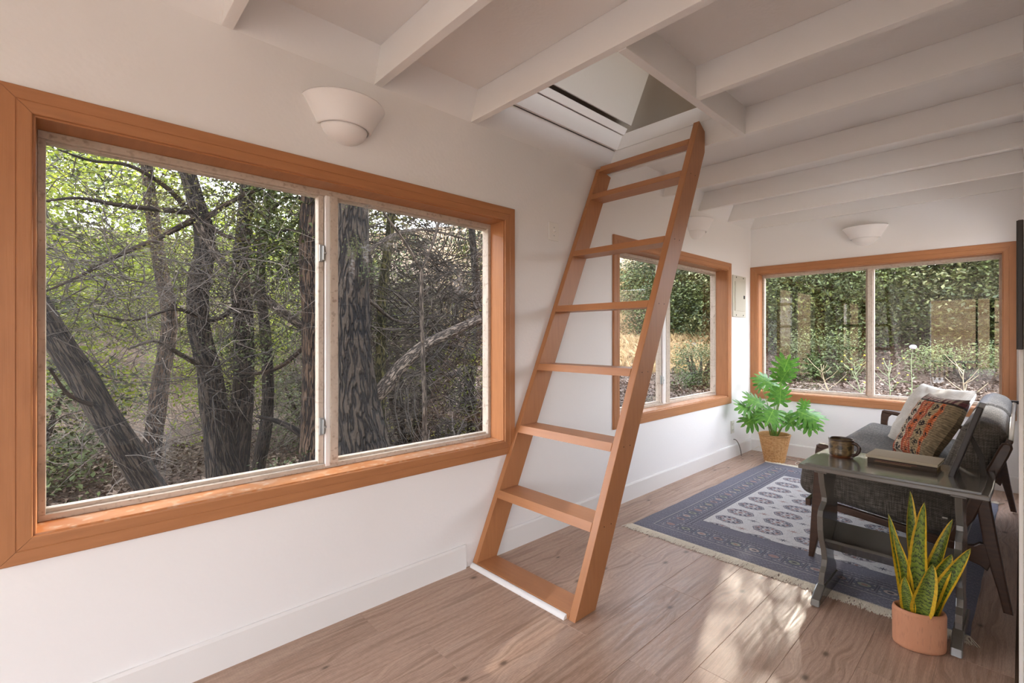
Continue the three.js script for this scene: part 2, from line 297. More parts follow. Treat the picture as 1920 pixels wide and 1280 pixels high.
function makeWindow(name, w, put, box, o) {
  const g = structure(name), D = 0.10;   // box(a0,a1,b0,b1,n0,n1,r) -> geometry, n out of the room is negative
  for (let s = 0; s < 4; s++) mesh('casing', mitred(w, CASING, s, put), M.orange, g);
  const ins = 0.006;   // liner boards stand a little back from the casing
  mesh('jamb', uvMetres(box(w.a0 - 0.004, w.a0 + ins, w.y0, w.y1, -WALL_T, 0.004, 0.0015), 1), M.orange, g);
  mesh('jamb', uvMetres(box(w.a1 - ins, w.a1 + 0.004, w.y0, w.y1, -WALL_T, 0.004, 0.0015), 1), M.orange, g);
  mesh('head_jamb', uvMetres(box(w.a0, w.a1, w.y1 - ins, w.y1 + 0.004, -WALL_T, 0.004, 0.0015)), M.orange, g);
  mesh('sill', uvMetres(box(w.a0, w.a1, w.y0 - 0.004, w.y0 + ins, -WALL_T, 0.004, 0.0015)), M.sill, g);
  const a0 = w.a0 + ins, a1 = w.a1 - ins, y0 = w.y0 + ins, y1 = w.y1 - ins, F = o.bar ?? 0.024, n1 = -D, n0 = -WALL_T - 0.01;
  mesh('frame_rail', [box(a0, a1, y1 - F, y1, n0, n1, 0.002), box(a0, a1, y1 - F - 0.006, y1 - F, n0, n1 - 0.016, 0.001)].map((x) => uvMetres(x)), M.frame, g);
  mesh('frame_rail', [box(a0, a1, y0, y0 + F * 0.8, n0, n1, 0.002), box(a0, a1, y0 + F * 0.8, y0 + F * 0.8 + 0.012, n0, n1 - 0.02, 0.001)].map((x) => uvMetres(x)), M.frame, g);
  mesh('frame_stile', uvMetres(box(a0, a0 + F * 0.75, y0 + F * 0.8, y1 - F, n0, n1, 0.002), 1), M.frame, g);
  mesh('frame_stile', uvMetres(box(a1 - F * 0.75, a1, y0 + F * 0.8, y1 - F, n0, n1, 0.002), 1), M.frame, g);
  const [m0, m1, m2, m3] = o.mull;        // meeting stiles: slider from m0 to m1, strip m1..m2, fixed from m2 to m3
  const lo = y0 + F * 0.8, hi = y1 - F;
  mesh('mullion', uvMetres(box(m0, m1, lo, hi, n0, n1 - 0.012, 0.002), 1), M.frame, g);
  mesh('mullion', uvMetres(box(m1 + (m2 > m1 ? 0.003 : -0.003), m2, lo - 0.01, hi, n0, n1 + 0.004, 0.002), 1), M.trim, g);
  mesh('mullion', [box(Math.min(m2, m3), Math.max(m2, m3), lo, hi, n0, n1 + 0.008, 0.002), box(Math.min(m3, m3 + (m3 - m2) * 0.15), Math.max(m3, m3 + (m3 - m2) * 0.15), lo, hi, n0, n1 - 0.004, 0.001)].map((x) => uvMetres(x, 1)), M.frame, g);
  const pane = (p0, p1, n) => mesh('pane', box(Math.min(p0, p1), Math.max(p0, p1), lo, hi, n - 0.0005, n + 0.0005, 0), o.glass ?? M.glass, g);
  const [far0, far1] = m0 > m3 ? [m0, a1] : [a0, m0];
  pane(m0 > m3 ? m0 - 0.004 : m0 + 0.004, m0 > m3 ? a1 - 0.012 : a0 + 0.012, n1 - 0.03);
  pane(m3, m0 > m3 ? a0 + 0.012 : a1 - 0.012, n1 - 0.012);
  for (const y of o.latches ?? []) {
    const c = (m0 + m1) / 2, hw = 0.009;
    const l = mesh('latch', [box(c - hw, c + hw, y - 0.036, y + 0.036, n1 - 0.014, n1 - 0.004, 0.002), box(c + (m1 > m0 ? 0 : -0.008), c + (m1 > m0 ? 0.008 : 0), y - 0.030, y + 0.030, n1 - 0.006, n1 + 0.012, 0.002), box(c + (m1 > m0 ? 0.004 : -0.014), c + (m1 > m0 ? 0.014 : -0.004), y - 0.004, y + 0.004, n1, n1 + 0.014, 0.001)], M.steel, g);
  }
  return g;
}
const boxLeft = (a0, a1, b0, b1, n0, n1, r) => r ? rb(n0, n1, b0, b1, a0, a1, r, 1) : bx(n0, n1, b0, b1, a0, a1);
const boxEnd = (a0, a1, b0, b1, n0, n1, r) => r ? rb(a0, a1, b0, b1, END + n0, END + n1, r, 1) : bx(a0, a1, b0, b1, END + n0, END + n1);
const putLeft = (a, b, h) => [h, b, a], putEnd = (a, b, h) => [a, b, END + h];
const win1 = makeWindow('window_1', WIN[1], putLeft, boxLeft, { mull: [-0.779, -0.800, -0.822, -0.855], latches: [1.50, 0.775] });
const win2 = makeWindow('window_2', WIN[2], putLeft, boxLeft, { mull: [-3.53, -3.556, -3.60, -3.66], latches: [0.80] });
const win3 = makeWindow('window_3', WIN[3], putEnd, boxEnd, { mull: [0.94, 0.953, 0.956, 0.995], glass: M.glassEnd });

{ // dried white residue on the right pane of the big window
  const spots = [[-1.0, 1.735, 0.05, 0.07], [-1.114, 1.588, 0.055, 0.05], [-1.22, 1.68, 0.05, 0.045], [-1.31, 1.59, 0.022, 0.07], [-1.405, 1.70, 0.03, 0.05], [-1.655, 1.65, 0.03, 0.09], [-1.0, 1.53, 0.05, 0.07], [-0.925, 1.46, 0.02, 0.12], [-1.36, 1.60, 0.02, 0.05], [-1.5, 1.42, 0.06, 0.09]];
  const a0 = -1.70, a1 = -0.87, y0 = 1.25, y1 = 1.745, al = tex(512, 320, (u, v) => { const a = lerp(a0, a1, u), y = lerp(y0, y1, v); let m = 0; for (const [ca, cy, ra, ry] of spots) { const d = Math.hypot((a - ca) / ra, (y - cy) / ry) + 0.55 * fbm(a * 26, y * 26, 4, 3); m = Math.max(m, 1 - sstep(d, 0.15, 1.05)); } const g = 0.55 + 0.9 * fbm(a * 60, y * 90, 8, 3); return clamp(m * g, 0, 1) * 0.5; }, false);
  const g = new THREE.PlaneGeometry(a1 - a0, y1 - y0).rotateY(Math.PI / 2).translate(-0.1108, (y0 + y1) / 2, (a0 + a1) / 2); { const q = g.attributes.uv, P = g.attributes.position; for (let i = 0; i < q.count; i++) q.setXY(i, (P.getZ(i) - a0) / (a1 - a0), (P.getY(i) - y0) / (y1 - y0)); }
  mesh('dried_residue', g, S({ name: 'white_residue', color: '#dfe6ee', roughness: 0.9, transparent: true, alphaMap: al }), win1);
  // glazed double door at the near end, mirrored in the end window
  const d = structure('door_1'), dm = S({ name: 'dark_door_paint', color: '#39332d', roughness: 0.5 }), zc = BACK + 0.05;
  mesh('post', rb(1.222, 1.252, 0, 1.95, zc - 0.03, zc + 0.03, 0.004), dm, d); mesh('post', rb(1.43, 1.50, 0, 1.95, zc - 0.03, zc + 0.03, 0.004), dm, d); mesh('post', rb(1.80, 1.84, 0, 1.95, zc - 0.03, zc + 0.03, 0.004), dm, d);
  for (const y of [0.1, 0.55, 1.0, 1.45, 1.91]) mesh('muntin', rb(1.50, 1.80, y - 0.012, y + 0.012, zc - 0.02, zc + 0.02, 0.003), dm, d);
  mesh('handle', [rb(1.215, 1.26, 0.86, 1.06, zc - 0.05, zc - 0.03, 0.006), sweep([[1.237, 0.97, zc - 0.05], [1.237, 0.97, zc - 0.09], [1.15, 0.97, zc - 0.09]], 0.010, 8)], M.steel, d);
}

// ================================================================ things in the room
// ---- ladder to the loft: two stringers and eight level treads
{
  const L = thing('ladder', 'orange brown painted wooden ladder leaning up to the open loft hatch', 'ladder', [0, 0, -1.5]);
  const fz = (y) => -0.461 * y, D = 0.137, back = -1.15;   // front edge runs back as it rises; local z, 0 at the foot
  const stringer = (x0, x1, ft, bt, cut) => uvMetres(prism([[0, 0], [fz(ft), ft], [Math.max(back, fz(bt) - D), bt], ...(cut ? [[back, cut]] : []), [-D, 0]], x0, x1, 'zy', 0.0025), 1);
  mesh('stringer', stringer(0.636, 0.671, 2.351, 2.311, 2.195), M.orange, L);
  mesh('stringer', stringer(0.003, 0.034, 2.236, 2.205), M.orange, L);
  const nail = new THREE.CylinderGeometry(0.0028, 0.0028, 0.002, 8).rotateZ(Math.PI / 2), nailMat = S({ name: 'dark_nail', color: '#54331d', roughness: 0.6 });
  [0.020, 0.351, 0.671, 1.0, 1.332, 1.673, 2.052, 2.250].forEach((top, i) => {
    const t = i ? 0.036 : 0.019, lo = top - t, d = i === 7 ? 0.075 : 0.128;
    mesh('tread', uvMetres(prism([[fz(lo) + 0.001, lo], [fz(top) + 0.001, top], [fz(top) - d, top], [fz(lo) - d, lo]], 0.0345, 0.6355, 'zy', 0.002)), M.orange, L);
    if (i && i < 7) for (const k of [0.035, 0.085]) mesh('nail_head', nail.clone().translate(0.6712, top - 0.017, fz(top) - k), nailMat, L);
  });
}

// ---- wall sconces
const ceramic = S({ name: 'white_ceramic', color: '#f2efec', roughness: 0.42 });
function sconce(label, p, turn) { // half bowl against the wall (local x out of the wall)
  const o = thing('wall_sconce', label, 'wall light', p, turn, 'white ceramic wall sconces');
  const R = [[0.166, 0.155], [0.160, 0.150], [0.148, 0.132], [0.132, 0.105], [0.119, 0.082], [0.111, 0.064], [0.107, 0.058], [0.099, 0.060], [0.106, 0.074], [0.122, 0.104], [0.140, 0.134], [0.156, 0.158], [0.164, 0.160], [0.166, 0.155]].map((q) => new THREE.Vector2(...q));
  const bowl = new THREE.LatheGeometry(R, 40, 0, Math.PI).scale(0.92, 1, 1);
  mesh('bowl', bowl, ceramic, o);
  const dome = [[0.0001, 0.0], [0.03, 0.003], [0.058, 0.014], [0.080, 0.032], [0.092, 0.052], [0.096, 0.066], [0.090, 0.070], [0.0001, 0.072]].map((q) => new THREE.Vector2(...q));
  mesh('lower_dome', new THREE.LatheGeometry(dome, 36, 0, Math.PI).scale(0.92, 1, 1), ceramic, o);
  mesh('back_plate', rb(0.0005, 0.012, 0.03, 0.12, -0.05, 0.05, 0.003), ceramic, o);
  const bulb = [[0.0001, 0.155], [0.018, 0.15], [0.026, 0.13], [0.022, 0.11], [0.013, 0.09], [0.013, 0.074]].reverse().map((q) => new THREE.Vector2(...q));
  mesh('bulb', new THREE.LatheGeometry(bulb, 16).translate(0.055, 0, 0), S({ name: 'frosted_bulb', color: '#f4f1ea', roughness: 0.3 }), o);
  return o;
}
sconce('white bowl sconce over the big left window', [0, 1.934, -0.838], 0);
sconce('white bowl sconce over the small window, half hidden by the ladder', [0, 1.972, -3.893], 0);
sconce('white bowl sconce high on the end wall above the window', [0.957, 1.949, END], -Math.PI / 2);

// ---- switch, outlets, breaker panel, wires
const plastic = S({ name: 'white_plastic', color: '#efece6', roughness: 0.35 }), plasticOld = S({ name: 'ivory_plastic', color: '#dfdacb', roughness: 0.4 });
{
  const s = thing('light_switch', 'white light switch plate on the wall between big window and ladder', 'switch', [0, 1.772, -2.118]);
  mesh('plate', rb(0, 0.006, -0.0535, 0.0535, -0.0435, 0.0435, 0.0025), plastic, s);
  mesh('toggle', [rb(0.005, 0.018, -0.002, 0.010, -0.005, 0.005, 0.0015), rb(0.005, 0.008, -0.013, 0.013, -0.006, 0.006, 0.001)], plastic, s);
  for (const y of [-0.024, 0.024]) mesh('screw', new THREE.CylinderGeometry(0.003, 0.003, 0.0015, 10).rotateZ(Math.PI / 2).translate(0.0065, y, 0), M.steel, s);
}
function outlet(label, p, turn) {
  const o = thing('wall_outlet', label, 'outlet', p, turn);
  mesh('plate', rb(0, 0.005, -0.06, 0.06, -0.037, 0.037, 0.002), plasticOld, o);
  for (const y of [-0.028, 0.028]) { const r = mesh('receptacle', new THREE.CylinderGeometry(0.0165, 0.0165, 0.003, 20).rotateZ(Math.PI / 2).translate(0.006, y, 0), plasticOld, o);
    mesh('slot', [bx(0.0074, 0.0080, y - 0.002, y + 0.007, -0.0075, -0.0055), bx(0.0074, 0.0080, y - 0.002, y + 0.007, 0.0055, 0.0075), new THREE.CylinderGeometry(0.0026, 0.0026, 0.0006, 10).rotateZ(Math.PI / 2).translate(0.0077, y - 0.009, 0)], M.slot, r); }
  mesh('screw', new THREE.CylinderGeometry(0.003, 0.003, 0.0016, 10).rotateZ(Math.PI / 2).translate(0.0056, 0, 0), M.steel, o);
  return o;
}
outlet('ivory outlet low on the left wall near the corner plant', [0, 0.290, -4.672], 0);
outlet('ivory outlet low on the end wall behind the sofa', [1.03, 0.312, END], -Math.PI / 2);
{
  const grey = S({ name: 'grey_beige_enamel', color: '#c9c5b6', roughness: 0.45 }), o = thing('breaker_panel', 'grey beige breaker panel cover on the wall beside the small window', 'breaker panel', [0, 1.543, -4.818]);
  mesh('cover', rb(0.001, 0.012, -0.20, 0.20, -0.150, 0.154, 0.003), grey, o);
  const d = mesh('door', [rb(0.011, 0.019, -0.142, 0.142, -0.112, 0.120, 0.003), rb(0.018, 0.0205, -0.130, 0.130, -0.098, 0.108, 0.001)], grey, o);
  mesh('latch', rb(0.018, 0.024, -0.020, 0.012, -0.100, -0.070, 0.002), M.slot, d);
  for (const y of [-0.182, 0.182]) for (const z of [-0.085, 0.085]) mesh('screw', new THREE.CylinderGeometry(0.006, 0.006, 0.004, 12).rotateZ(Math.PI / 2).translate(0.013, y, z), M.slot, o);
}
tag(mesh('wall_cable', sweep(curve([[-0.01, 0.165, -4.70], [0.016, 0.165, -4.705], [0.030, 0.13, -4.735], [0.040, 0.06, -4.765], [0.042, 0.003, -4.78]], 20), 0.0042, 8), S({ name: 'grey_cable', color: '#7d756c', roughness: 0.5 })), 'grey brown cable arching from the left wall to the floor near the corner', 'cable');
{
  const y = 0.0042, pts = [[0.06, 0.03, -5.06], [0.10, 0.055, -5.07], [0.16, 0.03, -5.06], [0.24, y, -5.02], [0.42, y, -4.97], [0.55, y, -4.92], [0.66, y, -4.86], [0.63, y, -4.79], [0.53, y, -4.78], [0.49, y, -4.85], [0.50, y, -4.92], [0.60, y + 0.006, -4.90], [0.72, 0.02, -4.98], [0.80, 0.10, -5.06], [0.85, 0.2, -5.10], [0.92, 0.26, -5.108], [1.0, 0.28, -5.112]];
  tag(mesh('white_cord', sweep(curve(pts, 70), 0.0032, 7), S({ name: 'white_cord_rubber', color: '#e4dccf', roughness: 0.5 })), 'white cord looped on the floor behind the plant basket', 'cord');
}

// ---- screen on the right wall, seen edge on
{
  const black = S({ name: 'black_plastic', color: '#2b2724', roughness: 0.45 }), o = thing('wall_screen', 'thin black screen hung on the right wall, seen edge on', 'screen', [RIGHT, 1.2735, -1.97]);
  mesh('housing', rb(-0.0105, -0.0005, -0.1535, 0.1535, -0.34, 0.32, 0.002), black, o);
  mesh('bezel', rb(-0.0125, -0.0100, -0.1535, 0.1535, -0.34, 0.312, 0.001), S({ name: 'dark_bezel', color: '#191615', roughness: 0.3 }), o);
}

// ---- fabrics
const weave = (base, dark, light, n, k = 1) => tex(512, 512, tile((u, v) => {
  const a = 0.5 + 0.5 * Math.sin(u * n * 6.283), b = 0.5 + 0.5 * Math.sin(v * n * 6.283), over = Math.sin(u * n * 3.1416) * Math.sin(v * n * 3.1416) > 0 ? a : b;
  const slub = fbm(u * 6, v * n * 0.9, 3, 2) + fbm(u * n * 0.9, v * 6, 13, 2), m = clamp(0.42 + 0.45 * slub * k + 0.22 * (over - 0.5), 0, 1);
  return m < 0.5 ? mixc(hex(dark), hex(base), m * 2) : mixc(hex(base), hex(light), m * 2 - 1);
}), true, [3.2, 3.2]);
const tweed = weave('#5c564e', '#312d27', '#87817a', 60), linen = weave('#ddd8cf', '#c3bcb0', '#efece6', 60, 0.7);
const F = {
  tweed: PH({ name: 'charcoal_tweed', map: tweed, bumpMap: tweed, bumpScale: 0.0012, roughness: 0.95, sheen: 0.35, sheenColor: new THREE.Color('#aab6d0'), sheenRoughness: 0.5 }),  // blue sheen colour stands in for sky reflected on the seat
  linen: PH({ name: 'cream_linen', map: linen, bumpMap: linen, bumpScale: 0.001, roughness: 0.95, sheen: 0.2, sheenColor: new THREE.Color('#ffffff') }),
};
const walnutMap = tex(512, 256, tile((u, v) => { const y = v + 0.05 * fbm(u * 3, v * 2, 1, 3), g = Math.sin(y * 60 + 6 * fbm(u * 2, y * 3, 5, 3)), f = fbm(u * 14, y * 70, 8, 3); return mixc(mixc(hex('#3d2618'), hex('#553620'), clamp(0.5 + 0.3 * g + 0.5 * f, 0, 1)), hex('#22140d'), clamp(0.4 * f + 0.15, 0, 0.5)); }), true, [2, 4]);
const walnut = PH({ name: 'dark_walnut', map: walnutMap, roughness: 0.38, clearcoat: 0.25, clearcoatRoughness: 0.25 });
// soft block: rounded box puffed out and bent a little
function soft(w, h, d, r, puff = 0.012, wob = 0.004, s = 0) {
  const g = new RoundedBoxGeometry(w, h, d, 7, r), p = g.attributes.position, v = V();
  for (let i = 0; i < p.count; i++) {
    v.fromBufferAttribute(p, i); const a = v.x / w * 2, b = v.y / h * 2, c = v.z / d * 2;
    v.y += Math.sign(b) * puff * (1 - a * a) * (1 - c * c) * Math.min(1, Math.abs(b) * 1.5); v.x += Math.sign(a) * puff * 0.5 * (1 - b * b) * (1 - c * c) * Math.min(1, Math.abs(a) * 1.3); v.z += Math.sign(c) * puff * 0.6 * (1 - a * a) * (1 - b * b) * Math.min(1, Math.abs(c));
    v.addScaledVector(V(n2(v.x * 7, v.z * 7, s), n2(v.x * 6, v.z * 6, s + 4), n2(v.y * 8, v.x * 8, s + 9)), wob); p.setXYZ(i, v.x, v.y, v.z);
  }
  g.computeVertexNormals(); return g;
}
function smoothUV(g) { const n = g.attributes.normal.clone(); const q = uvMetres(mergeFlat(g)); return q; }
function mergeFlat(g) { return g.index ? g.toNonIndexed() : g; }

// ---- sofa along the right wall
{
  const o = thing('sofa', 'mid-century sofa with dark walnut frame and charcoal tweed cushions against the right wall', 'sofa', [1.5, 0.0085, -3.68]);
  const X = (x) => x - 1.5, Zn = -2.848 + 3.68, Zf = -4.53 + 3.68, sp = (pts) => pts.map(([x, y]) => [X(x), y]);
  const poly = (pts, sm = true) => { const s = new THREE.Shape(), q = sp(pts); if (!sm) return new THREE.Shape(q.map((p) => new THREE.Vector2(...p))); s.moveTo(...q[0]); s.splineThru([...q.slice(1), q[0]].map((p) => new THREE.Vector2(...p))); return s; };
  const wood = (name, pts, z, t, bev = 0.006, sm = false) => mesh(name, uvMetres(prism(poly(pts, sm), z - t / 2, z + t / 2, 'xy', bev, 20)), walnut, o);
  for (const z of [Zn, Zf]) {
    wood('front_leg', [[1.136, 0], [1.158, 0], [1.185, 0.12], [1.207, 0.25], [1.212, 0.33], [1.206, 0.42], [1.205, 0.50], [1.212, 0.540], [1.235, 0.563], [1.225, 0.588], [1.195, 0.592], [1.172, 0.582], [1.166, 0.55], [1.160, 0.42], [1.152, 0.28], [1.144, 0.14]], z, 0.030);
    wood('arm', [[1.185, 0.594], [1.172, 0.586], [1.172, 0.574], [1.19, 0.566], [1.30, 0.548], [1.50, 0.518], [1.68, 0.495], [1.77, 0.485], [1.785, 0.51], [1.68, 0.523], [1.50, 0.549], [1.32, 0.578], [1.24, 0.590]], z, 0.040, 0.008);
    wood('side_rail', [[1.195, 0.272], [1.195, 0.308], [1.40, 0.285], [1.60, 0.262], [1.70, 0.250], [1.735, 0.246], [1.758, 0.252], [1.776, 0.268], [1.80, 0.27], [1.815, 0.20], [1.800, 0.155], [1.778, 0.172], [1.741, 0.182], [1.68, 0.206], [1.55, 0.234], [1.40, 0.250]], z, 0.028, 0.005);
    wood('rear_leg', [[1.846, 0], [1.875, 0], [1.852, 0.15], [1.830, 0.30], [1.806, 0.47], [1.800, 0.52], [1.768, 0.50], [1.764, 0.452], [1.772, 0.38], [1.782, 0.31], [1.786, 0.27], [1.808, 0.17], [1.828, 0.09]], z, 0.030);
    wood('back_post', [[1.668, 0.258], [1.700, 0.250], [1.760, 0.36], [1.806, 0.49], [1.832, 0.565], [1.862, 0.645], [1.874, 0.682], [1.871, 0.698], [1.858, 0.706], [1.842, 0.700], [1.832, 0.680], [1.808, 0.615], [1.780, 0.548], [1.735, 0.42]], z, 0.032, 0.007);
  }
  mesh('front_rail', uvMetres(rb(X(1.115), X(1.140), 0.255, 0.292, Zf, Zn - 0.012, 0.005)), walnut, o);
  mesh('seat_slats', [0.25, 0.5, 0.75].map((t) => rb(X(1.14), X(1.72), 0.262 - t * 0.01, 0.275, Zf + 0.05 + t * 1.6, Zf + 0.11 + t * 1.6, 0.004)), walnut, o);
  const tr = rb(-0.011, 0.011, -0.06, 0.06, Zf - 0.02, Zn + 0.0, 0.008); tr.rotateZ(-0.36); tr.translate(X(1.846), 0.660, 0);
  mesh('top_rail', uvMetres(tr, 1), walnut, o);
  mesh('post_cap', new THREE.CylinderGeometry(0.026, 0.026, 0.02, 20).translate(X(1.86), 0.715, Zf), S({ name: 'dark_cap', color: '#2b2420', roughness: 0.5 }), o);
  mesh('back_slat', [0.55, 0.47].map((y, i) => { const b = rb(-0.007, 0.007, -0.025, 0.025, Zf, Zn, 0.004); b.rotateZ(-0.36); return b.translate(X(1.808 - i * 0.032), y, 0); }), walnut, o);
  // seat: one long cushion, tipped back
  const seat = soft(0.655, 0.192, 1.63, 0.055, 0.016, 0.004, 2); seat.rotateZ(-0.125); seat.translate(X(1.405), 0.366, -0.008);
  mesh('seat_cushion', uvMetres(seat), F.tweed, o);
  const lean = -0.33;
  for (const [z0, z1, s] of [[Zn - 0.835, Zn - 0.035, 3], [Zf + 0.02, Zn - 0.845, 8]]) {
    const b = soft(0.150, 0.40, z1 - z0, 0.062, 0.022, 0.005, s); b.rotateZ(lean); b.translate(X(1.738), 0.572, (z0 + z1) / 2);
    mesh('back_cushion', uvMetres(b), F.tweed, o);
  }
  mesh('care_tag', bx(X(1.655), X(1.673), 0.333, 0.339, Zn - 0.018, Zn - 0.016), F.linen, o);
}
// ---- pillows
function pillow(w, h, d, s) {
  const n = 30, pos = [], uv = [], idx = [];
  for (const side of [1, -1]) for (let j = 0; j <= n; j++) for (let i = 0; i <= n; i++) {
    const u = i / n * 2 - 1, v = j / n * 2 - 1, e = Math.pow(Math.max(0, (1 - Math.pow(Math.abs(u), 2.4)) * (1 - Math.pow(Math.abs(v), 2.4))), 0.42);
    const px = u * w / 2 * (1 - 0.075 * (1 - v * v)), py = v * h / 2 * (1 - 0.075 * (1 - u * u)), wr = 0.010 * fbm(u * 1.6 + s, v * 1.6, s, 3) * e + 0.004 * n2(u * 5 + v * 3, v * 5, s);
    pos.push(px, py, side * (e * d / 2 + (side > 0 ? wr * 1.6 : 0)) + 0.015 * n2(u * 0.9, v * 0.9, s + 5)); uv.push(i / n, j / n);
    if (i < n && j < n) { const k = (side > 0 ? 0 : (n + 1) * (n + 1)) + j * (n + 1) + i, m = k + n + 1; side > 0 ? idx.push(k, k + 1, m, k + 1, m + 1, m) : idx.push(k, m, k + 1, k + 1, m, m + 1); }
  }
  const g = new THREE.BufferGeometry(); g.setAttribute('position', new THREE.Float32BufferAttribute(pos, 3)); g.setAttribute('uv', new THREE.Float32BufferAttribute(uv, 2)); g.setIndex(idx); g.computeVertexNormals(); return g;
}
function placePillow(o, c, yaw, tilt, roll = 0) { // face looks to -x, turned by yaw towards +z, tipped back by tilt
  const n = V(-Math.cos(yaw) * Math.cos(tilt), Math.sin(tilt), Math.sin(yaw) * Math.cos(tilt)), e1 = V(Math.sin(yaw), 0, Math.cos(yaw)), e2 = V().crossVectors(n, e1);
  const m = new THREE.Matrix4().makeBasis(e1, e2, n); o.quaternion.setFromRotationMatrix(m).multiply(new THREE.Quaternion().setFromAxisAngle(V(0, 0, 1), roll)); o.position.set(...c);
}
{
  const linen2 = F.linen.clone(); linen2.name = 'cream_linen_pillow'; linen2.map = linen.clone(); linen2.map.repeat.set(1.6, 1.6); linen2.bumpMap = linen2.map;
  const w = mesh('throw_pillow', pillow(0.48, 0.46, 0.17, 3), linen2); placePillow(w, [1.495, 0.640, -3.93], 0.62, 0.52, 0.0);
  tag(w, 'large plain cream linen pillow leaning behind the patterned one', 'pillow');
  const kil = tex(512, 512, (u, v) => {
    const rib = 0.5 + 0.5 * Math.sin(v * 210), n = fbm(u * 30, v * 30, 4, 3) * 0.5, cell = (a, b) => n2(Math.floor(u * 64) * 0.61 + a, Math.floor(v * 64) * 0.53, b);
    const cream = hex('#d6c8b0'), rust = hex('#b8573a'), orange = hex('#c8693c'), dark = hex('#38302f'), plum = hex('#6a3f45'), tan = hex('#b09c78');
    const bands = [[0.00, 0.045, plum], [0.045, 0.135, rust], [0.135, 0.33, cream], [0.33, 0.40, rust], [0.40, 0.56, orange], [0.56, 0.62, rust], [0.62, 0.78, tan], [0.78, 0.86, orange], [0.86, 1.01, hex('#96866a')]];
    const uu = u + 0.012 * (rib - 0.5) + 0.01 * n2(v * 40, 3, 1); let c = cream, mid = 0, half = 1;
    for (const [a, b, k] of bands) if (uu >= a && uu < b) { c = k; mid = (a + b) / 2; half = (b - a) / 2; }
    const t = Math.abs(uu - mid) / half; if ((c === orange || c === rust) && t > 0.55) c = mixc(c, cream, 0.55 * rib);
    const motif = Math.abs(((v * 7) % 1) - 0.5) * 2 + t * 0.9;
    if (c === cream && motif < 0.95 && cell(1, 2) > -0.15) c = dark; else if (c === orange && motif < 0.62 && cell(2, 5) > -0.1) c = dark; else if (c === tan && motif < 0.9 && cell(3, 8) > -0.05) c = dark; else if (c === hex && 0) c = dark;
    if (v > 0.86) { const s = Math.floor(u * 26) % 2; c = v < 0.885 ? dark : v < 0.94 ? (s ? plum : hex('#a59383')) : s ? hex('#6d5a55') : hex('#8f7f72'); }
    return c.map((x) => clamp(x * (0.86 + 0.16 * rib + n * 0.5), 0, 1));
  });
  const kb = tex(128, 128, tile((u, v) => 0.5 + 0.35 * Math.sin(v * 6.283 * 30) + 0.3 * n2(u * 40, v * 40, 1)), false, [3, 3]);
  const k = mesh('throw_pillow', pillow(0.335, 0.385, 0.14, 9), S({ name: 'kilim_wool', map: kil, bumpMap: kb, bumpScale: 0.001, roughness: 0.95 })); placePillow(k, [1.555, 0.662, -3.40], 0.60, 0.50, 0.0);
  tag(k, 'orange rust and cream kilim patterned pillow in front of the cream one', 'pillow');
}

